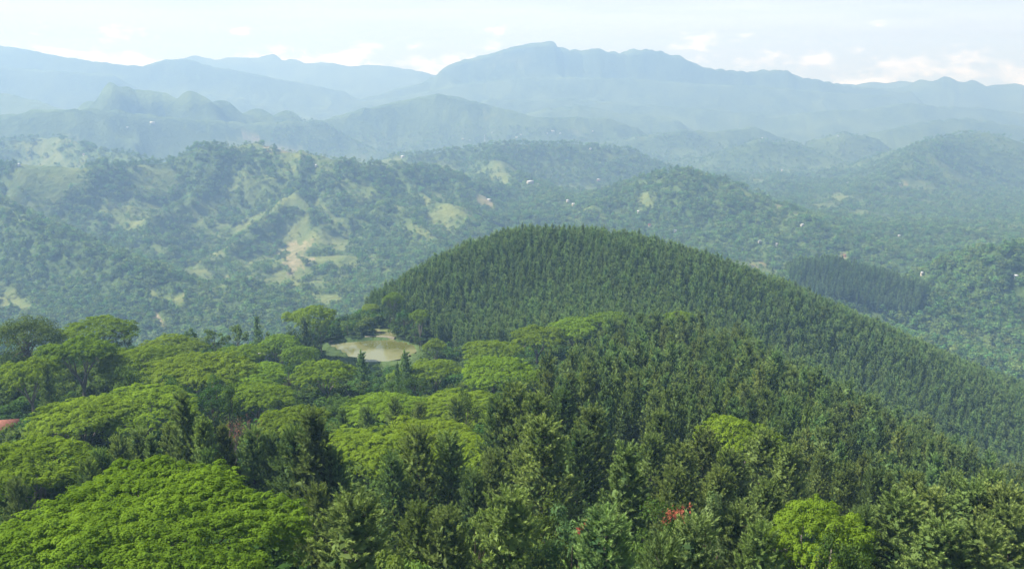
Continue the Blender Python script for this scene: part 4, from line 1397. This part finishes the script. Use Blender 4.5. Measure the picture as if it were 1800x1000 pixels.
# ------------------------------------------------------------------ where the far houses stand
HOUSES = [
    (1098, 414, 18, 'white_wall', 'tin', 'white building just above the crest of the domed pine hill'),
    (932, 323, 24, 'white_wall', 'tin', 'long white building on the slope above the middle of the pine hill'),
    (948, 326, 12, 'cream_wall', 'grey_tin', 'small cream house at the right end of the long white building'),
    (1052, 318, 13, 'pink_wall', 'tin', 'pinkish house right of the long white building'),
    (860, 353, 13, 'white_wall', 'tin', 'white house at the foot of the pale road bend'),
    (708, 277, 14, 'white_wall', 'tin', 'white house on the crest right of the bald knoll'),
    (972, 232, 18, 'white_wall', 'tin', 'largest white house of the hilltop village'),
    (962, 236, 10, 'white_wall', 'tin', 'white house left of the largest hilltop house'),
    (985, 236, 12, 'white_wall', 'grey_tin', 'low white house right of the largest hilltop house'),
    (916, 238, 13, 'white_wall', 'tin', 'white house between the lattice mast and the hilltop village'),
    (908, 242, 12, 'cream_wall', 'tin', 'cream house left of the white house near the mast'),
    (877, 250, 10, 'white_wall', 'tin', 'small white roof just right of the lattice mast'),
    (814, 246, 14, 'cream_wall', 'tin', 'pale house left of the lattice mast'),
    (826, 247, 9, 'white_wall', 'grey_tin', 'tiny pale house beside the one left of the mast'),
    (865, 234, 7, 'white_wall', 'tin', 'tiny white house uphill of the lattice mast'),
    (938, 253, 8, 'cream_wall', 'grey_tin', 'tiny cream house downhill of the hilltop village'),
    (1038, 263, 7, 'white_wall', 'tin', 'tiny white house on the wooded slope right of the village'),
    (1042, 232, 8, 'white_wall', 'tin', 'tiny white house at the right end of the hilltop village'),
    (998, 355, 8, 'cream_wall', 'grey_tin', 'small pale house just above the middle of the pine hill crest'),
    (1008, 361, 10, 'cream_wall', 'tin', 'pale house with a yard above the pine hill crest'),
    (1122, 374, 7, 'white_wall', 'tin', 'small white house right of the pine hill summit on the far slope'),
    (1187, 408, 6, 'white_wall', 'tin', 'tiny white house above the right shoulder of the pine hill'),
    (1142, 398, 9, 'cream_wall', 'red_tile', 'red-roofed house above the right shoulder of the pine hill'),
    (148, 273, 8, 'white_wall', 'red_tile', 'small white house at the end of the left grassy terrace'),
    (34, 292, 7, 'white_wall', 'tin', 'tiny white house under the left grassy terrace'),
    (268, 218, 22, 'white_wall', 'tin', 'long white building on the far left ridge'),
    (224, 225, 8, 'white_wall', 'tin', 'tiny white house left of the long building on the far left ridge'),
    (556, 293, 6, 'white_wall', 'tin', 'tiny white house on the slope below the bald knoll'),
    (1335, 427, 7, 'white_wall', 'tin', 'small white house on the slope behind the right shoulder of the pine hill'),
    (1365, 432, 6, 'white_wall', 'grey_tin', 'tiny white house right of its neighbour behind the pine hill shoulder'),
    (1410, 398, 9, 'white_wall', 'tin', 'small pale house on the right middle ridge'),
    (1484, 452, 8, 'pink_wall', 'red_tile', 'red-roofed pinkish house above the pine band'),
    (1657, 457, 6, 'white_wall', 'tin', 'white house at the left foot of the right edge hill'),
    (1785, 489, 7, 'white_wall', 'tin', 'white house on the right edge hill'),
    (1620, 484, 5, 'cream_wall', 'grey_tin', 'small cream house between the pine band and the right edge hill'),
    (1473, 240, 10, 'white_wall', 'tin', 'tiny white house on the hazy dome at the right'),
    (1582, 324, 14, 'cream_wall', 'tin', 'pale house on the cleared patch of the hazy right slope'),
    (1490, 322, 7, 'white_wall', 'tin', 'tiny white house left of the cleared patch on the hazy right slope'),
    (1375, 300, 9, 'cream_wall', 'tin', 'pale house on the slope behind the right middle ridge'),
    (1340, 243, 8, 'white_wall', 'tin', 'tiny white house on the hazy centre dome'),
    (1580, 417, 6, 'white_wall', 'tin', 'tiny white house low on the hazy right slope'),
]
hp = raycast([(h[0], h[1]) for h in HOUSES])


def clear_of_houses(x, y):
    ok = np.ones(x.shape, bool)
    for (px, py, lx, *_r), p in zip(HOUSES, hp):
        d = p[:2] / np.linalg.norm(p[:2])
        for back in (0, 14, 28):
            ok &= (x - p[0] + d[0] * back) ** 2 + (y - p[1] + d[1] * back) ** 2 > (lx * 0.45 + 4.5) ** 2
    return ok


# ------------------------------------------------------------------ wooded valley slopes
def polar_points(r0, r1, s, rng):
    a0, a1 = R(-38), R(38)
    area = 0.5 * (a1 - a0) * (r1 * r1 - r0 * r0)
    n = int(area / (s * s))
    r = np.sqrt(rng.uniform(r0 * r0, r1 * r1, n))
    a = rng.uniform(a0, a1, n)
    return r * np.sin(a), r * np.cos(a)


fx, fy, fs, fv = [], [], [], []
PINE_BAND = fan([(1355, 1440), (1400, 1400), (1460, 1385), (1560, 1370), (1620, 1330), (1600, 1270), (1500, 1290), (1380, 1310)])
for r0, r1, s, grow in [(560, 1000, 6.0, 0.95), (1000, 1700, 6.6, 1.0), (1700, 2700, 8.2, 1.05), (2700, 4300, 12.0, 1.15), (4300, 5400, 18, 1.0)]:
    x, y = polar_points(r0, r1, s, rng)
    og = open_ground(x, y)
    dens = np.where(og > 0.5, 0.5 * sstep(0.42, 0.62, fbm(x / 55, y / 55, 3, 131)) + 0.04, 0.55 + 0.75 * sstep(0.35, 0.6, fbm(x / 70, y / 70, 3, 121)))
    keep = (rng.random(len(x)) < dens) & (patch_mask(BARE, x, y) < 0.5)
    keep &= ~inside(HILL, x, y) & ~inside(SPUR, x, y) & ~inside(PINE_BAND, x, y)
    keep &= (y > 640) | (np.abs(x) > 330)
    keep &= ~((np.hypot(x, y) > 3900) & (x < -1300))
    x, y = x[keep], y[keep]
    fx.append(x)
    fy.append(y)
    fs.append(rng.uniform(0.55, 1.45, len(x)) * grow * np.where(open_ground(x, y) > 0.5, 0.6, 1))
    fv.append(rng.integers(0, 4, len(x)))
fx, fy, fs, fv = [np.concatenate(a) for a in (fx, fy, fs, fv)]
fz = height(fx, fy)
u_, v_, d_ = project(np.stack([fx, fy, fz], 1))
ok = (u_ > -260) & (u_ < 2060) & clear_of_houses(fx, fy)
scatter('valley_forest', fx[ok], fy[ok], fz[ok] - 1.0, fs[ok], fv[ok], [crown_of(p) for p in FOREST], 'mixed forest patchwork covering the hazy valley slopes', 'forest')
bx, by = jitter_grid(PINE_BAND, 5.0, rng)
bz = height(bx, by)
scatter('pine_belt', bx, by, bz, rng.uniform(1.0, 1.35, len(bx)), rng.integers(0, 3, len(bx)), [crown_of(p) for p in PINE_LO], 'dark band of tall pines across the valley at the right', 'forest')

# ------------------------------------------------------------------ pond embankment and track
def strip(name, pts, width, thick, mat, lift=0.0, **props):
    pts = np.array(pts, float)
    T = np.gradient(pts[:, :2], axis=0)
    T /= np.linalg.norm(T, axis=1)[:, None]
    S = np.stack([-T[:, 1], T[:, 0]], 1) * width / 2
    V, Q = [], []
    for i, p in enumerate(pts):
        for sx_, dz in ((-1.25, -thick), (-1, lift), (1, lift), (1.25, -thick)):
            V.append((p[0] + S[i, 0] * sx_, p[1] + S[i, 1] * sx_, p[2] + dz))
    n = len(pts)
    for i in range(n - 1):
        for j in range(3):
            a = i * 4 + j
            Q.append((a, a + 4, a + 5, a + 1))
    c = np.array(V).mean(0)
    me = mk_mesh(name, np.array(V) - c, [np.array(Q)[:, ::-1]], M[mat])
    o = add(name, me, **props)
    o.location = c
    return o


bank = []
for px, py in [(572, 607), (584, 602.5), (600, 599.5), (620, 597.5), (640, 596), (660, 595), (680, 595.5), (694, 597.5)]:
    p = P(px, py - 0.5, 500)
    s = POND_Z / p[2]
    bank.append((p[0] * s, p[1] * s + 1.2, POND_Z + 1.1))
strip('embankment', bank, 2.2, 2.2, 'stone', 0.0, label='low pale stone embankment along the far shore of the pond', category='embankment')

# ------------------------------------------------------------------ houses
def roof_gable(lx, ly, z0, rise, over=0.5):
    x, y = lx / 2 + over, ly / 2 + over
    t = 0.14
    V = np.array([(-x, -y, z0), (x, -y, z0), (x, 0, z0 + rise), (-x, 0, z0 + rise), (x, y, z0), (-x, y, z0),
                  (-x, -y, z0 - t), (x, -y, z0 - t), (x, 0, z0 + rise - t), (-x, 0, z0 + rise - t), (x, y, z0 - t), (-x, y, z0 - t)])
    Q = [(0, 1, 2, 3), (3, 2, 4, 5), (7, 6, 9, 8), (8, 9, 11, 10), (0, 6, 7, 1), (4, 10, 11, 5), (1, 7, 8, 2), (2, 8, 10, 4), (0, 3, 9, 6), (3, 5, 11, 9)]
    return V, np.array(Q)


def house(loc, lx, ly, hgt, rz, wall, roof, label, group, rise=None):
    o = empty('house', loc, rz, label=label, category='house', group=group)
    rise = rise or ly * 0.28
    V = np.array([(-lx / 2, -ly / 2, -2.5), (lx / 2, -ly / 2, -2.5), (lx / 2, ly / 2, -2.5), (-lx / 2, ly / 2, -2.5),
                  (-lx / 2, -ly / 2, hgt), (lx / 2, -ly / 2, hgt), (lx / 2, ly / 2, hgt), (-lx / 2, ly / 2, hgt), (-lx / 2, 0, hgt + rise * 0.9), (lx / 2, 0, hgt + rise * 0.9)])
    me = mk_mesh('wall', V, [np.array([(0, 1, 5, 4), (2, 3, 7, 6)]), np.array([(1, 2, 6, 9, 5), (3, 0, 4, 8, 7)])], M[wall])
    add('wall', me, o)
    V, Q = roof_gable(lx, ly, hgt + 0.05, rise)
    add('roof', mk_mesh('roof', V, [Q], M[roof]), o)
    nw = max(2, int(lx / 3.2))
    b = Bag()
    b.box((-0.6, -0.06, -0.65), (0.6, 0.06, 0.65))
    wm = b.mesh('window', M['glass'])
    for k in range(nw):
        x = -lx / 2 + (k + 0.5) * lx / nw
        if k == nw // 2:
            d = Bag()
            d.box((-0.5, -0.06, -1.05), (0.5, 0.06, 1.05))
            q = add('door', d.mesh('door', M['bark_brown']), o)
            q.location = (x, -ly / 2 - 0.02, 1.05)
        else:
            q = add('window', wm, o)
            q.location = (x, -ly / 2 - 0.02, 1.7)
    return o


for (px, py, lx, wl, rf, lab), p in zip(HOUSES, hp):
    lx = lx * min(1.0, 0.5 + p[1] / 7000)
    z = ground_at(p[0], p[1])
    house((p[0], p[1], z + 1.2), lx, max(5.5, lx * 0.5), 3.4 if lx < 14 else 6.0, RND.uniform(-0.5, 0.5), wl, rf, lab, 'houses on the valley slopes')

# red tiled roof at the left edge and the pale sheet roof in the wood
p = raycast([(6, 742)], lift=4.0)[0]
hr = house((p[0], p[1], ground_at(p[0], p[1]) - 0.6), 8.5, 6.5, 3.4, R(12), 'cream_wall', 'red_tile', 'red clay tiled house half hidden by trees at the left edge', 'houses among the near trees', 2.0)
p = raycast([(462, 611)], lift=12.0)[0]
h2 = house((p[0], p[1], p[2] - 7.4), 6, 4, 4.2, R(-8), 'white_wall', 'tin', 'white sheet-roofed hut among the trees left of the pond', 'houses among the near trees', 1.2)

# ------------------------------------------------------------------ lattice mast on the village ridge
def mast(loc, H=55.0, w0=7.0, w1=1.2):
    o = empty('lattice_mast', loc, 0.4, label='grey steel lattice mast standing on the village ridge', category='mast')

    def half(z):
        return (w0 + (w1 - w0) * z / H) / 2
    levels = np.linspace(0, H, 10)
    for sx_, sy_ in ((-1, -1), (1, -1), (1, 1), (-1, 1)):
        pth = [(sx_ * half(z), sy_ * half(z), z) for z in (-3, H * 0.5, H)]
        V, Q = tube(pth, [0.34, 0.3, 0.24], 4)
        add('leg', mk_mesh('leg', V, [Q], M['steel']), o)
    for k, (a, b) in enumerate(zip(levels[:-1], levels[1:])):
        bg_ = Bag()
        cs = [(-1, -1), (1, -1), (1, 1), (-1, 1)]
        for i in range(4):
            c, d = cs[i], cs[(i + 1) % 4]
            V, Q = tube([(c[0] * half(a), c[1] * half(a), a), (d[0] * half(b), d[1] * half(b), b)], [0.16, 0.16], 4)
            bg_.add(V, Q)
            V, Q = tube([(c[0] * half(b), c[1] * half(b), b), (d[0] * half(b), d[1] * half(b), b)], [0.16, 0.16], 4)
            bg_.add(V, Q)
        add('brace', bg_.mesh('brace', M['steel']), o)
    for z in (0.72, 0.86, 0.98):
        V, Q = tube([(-4.0, 0, H * z), (4.0, 0, H * z)], [0.28, 0.28], 4)
        add('cross_arm', mk_mesh('cross_arm', V, [Q], M['steel']), o)


p = raycast([(852, 252)])[0]
mast((p[0], p[1], ground_at(p[0], p[1])))

# ------------------------------------------------------------------ dry red shrubs between the left pines and the pond
def dry_shrub(px, py, Y, h, label, seed):
    rng = np.random.default_rng(seed)
    p = P(px, py, Y)
    g = ground_at(p[0], p[1])
    hh = max(h, p[2] - g)
    o = empty('dry_shrub', (p[0], p[1], g), 0, label=label, category='shrub', group='dry reddish shrubs')
    b = Bag()
    tips = []
    V, Q = tube(limb_path((0, 0, -0.5), (0, 0, hh * 0.6), rng, 4, 0, 0.2), [0.2, 0.18, 0.14, 0.1], 5)
    b.add(V, Q)
    for k in range(22):
        a = rng.uniform(0, 6.28)
        e = np.array((math.cos(a) * h * 0.55 * rng.uniform(0.4, 1), math.sin(a) * h * 0.5 * rng.uniform(0.4, 1), hh * rng.uniform(0.75, 1.02)))
        q = limb_path((0, 0, hh * rng.uniform(0.35, 0.6)), e, rng, 5, 0.08, 0.4)
        V, Q = tube(q, np.linspace(0.07, 0.02, 5), 4)
        b.add(V, Q)
        tips += [q[3], q[4]]
    add('trunk', b.mesh('dry_stems', M['bark_grey'], True), o)
    tips = np.array(tips)
    pos = (tips[:, None, :] + rng.normal(0, 0.35, (len(tips), 12, 3))).reshape(-1, 3)
    nrm = unit(rng.normal(size=pos.shape))
    V, Q = leaf_quads(pos, nrm, 0.3 * rng.uniform(0.6, 1.2, len(pos)), rng, 0.4, 0.1)
    add('crown', mk_mesh('dry_leaves', V, [Q], M['dry'], False, {'tint': rng.random(len(V))}), o)


dry_shrub(440, 738, 178, 5.0, 'bare reddish shrub with pale twigs left of the small bright crown', 1)
dry_shrub(408, 742, 172, 4.0, 'rust red drooping shrub behind the left pines', 2)

# ------------------------------------------------------------------ haze
b = Bag()
b.box((-11600, -4200, -760), (11600, 11600, 270))
hm, t, out = new_mat('haze_air')
pv_ = N(t, 'ShaderNodeVolumePrincipled')
pv_.inputs['Color'].default_value = HAZE_COLOR
pv_.inputs['Density'].default_value = HAZE_DENSITY
pv_.inputs['Anisotropy'].default_value = 0.12
pv_.inputs['Absorption Color'].default_value = (0.65, 0.65, 0.65, 1)
L(t, pv_, 0, out, 'Volume')
hm.cycles.homogeneous_volume = True
hb = add('haze', b.mesh('haze', hm), kind='stuff', label='pale blue haze filling the valley air', category='haze')

if __name__ == '__main__':
    bad = [l for l in LOG if l[4] < 6 or l[4] > 30]
    print('TREE HEIGHTS OFF:', bad)
    print('pines ind', n_ind, 'rest', len(rest), 'valley', int(ok.sum()), 'under', len(xs))
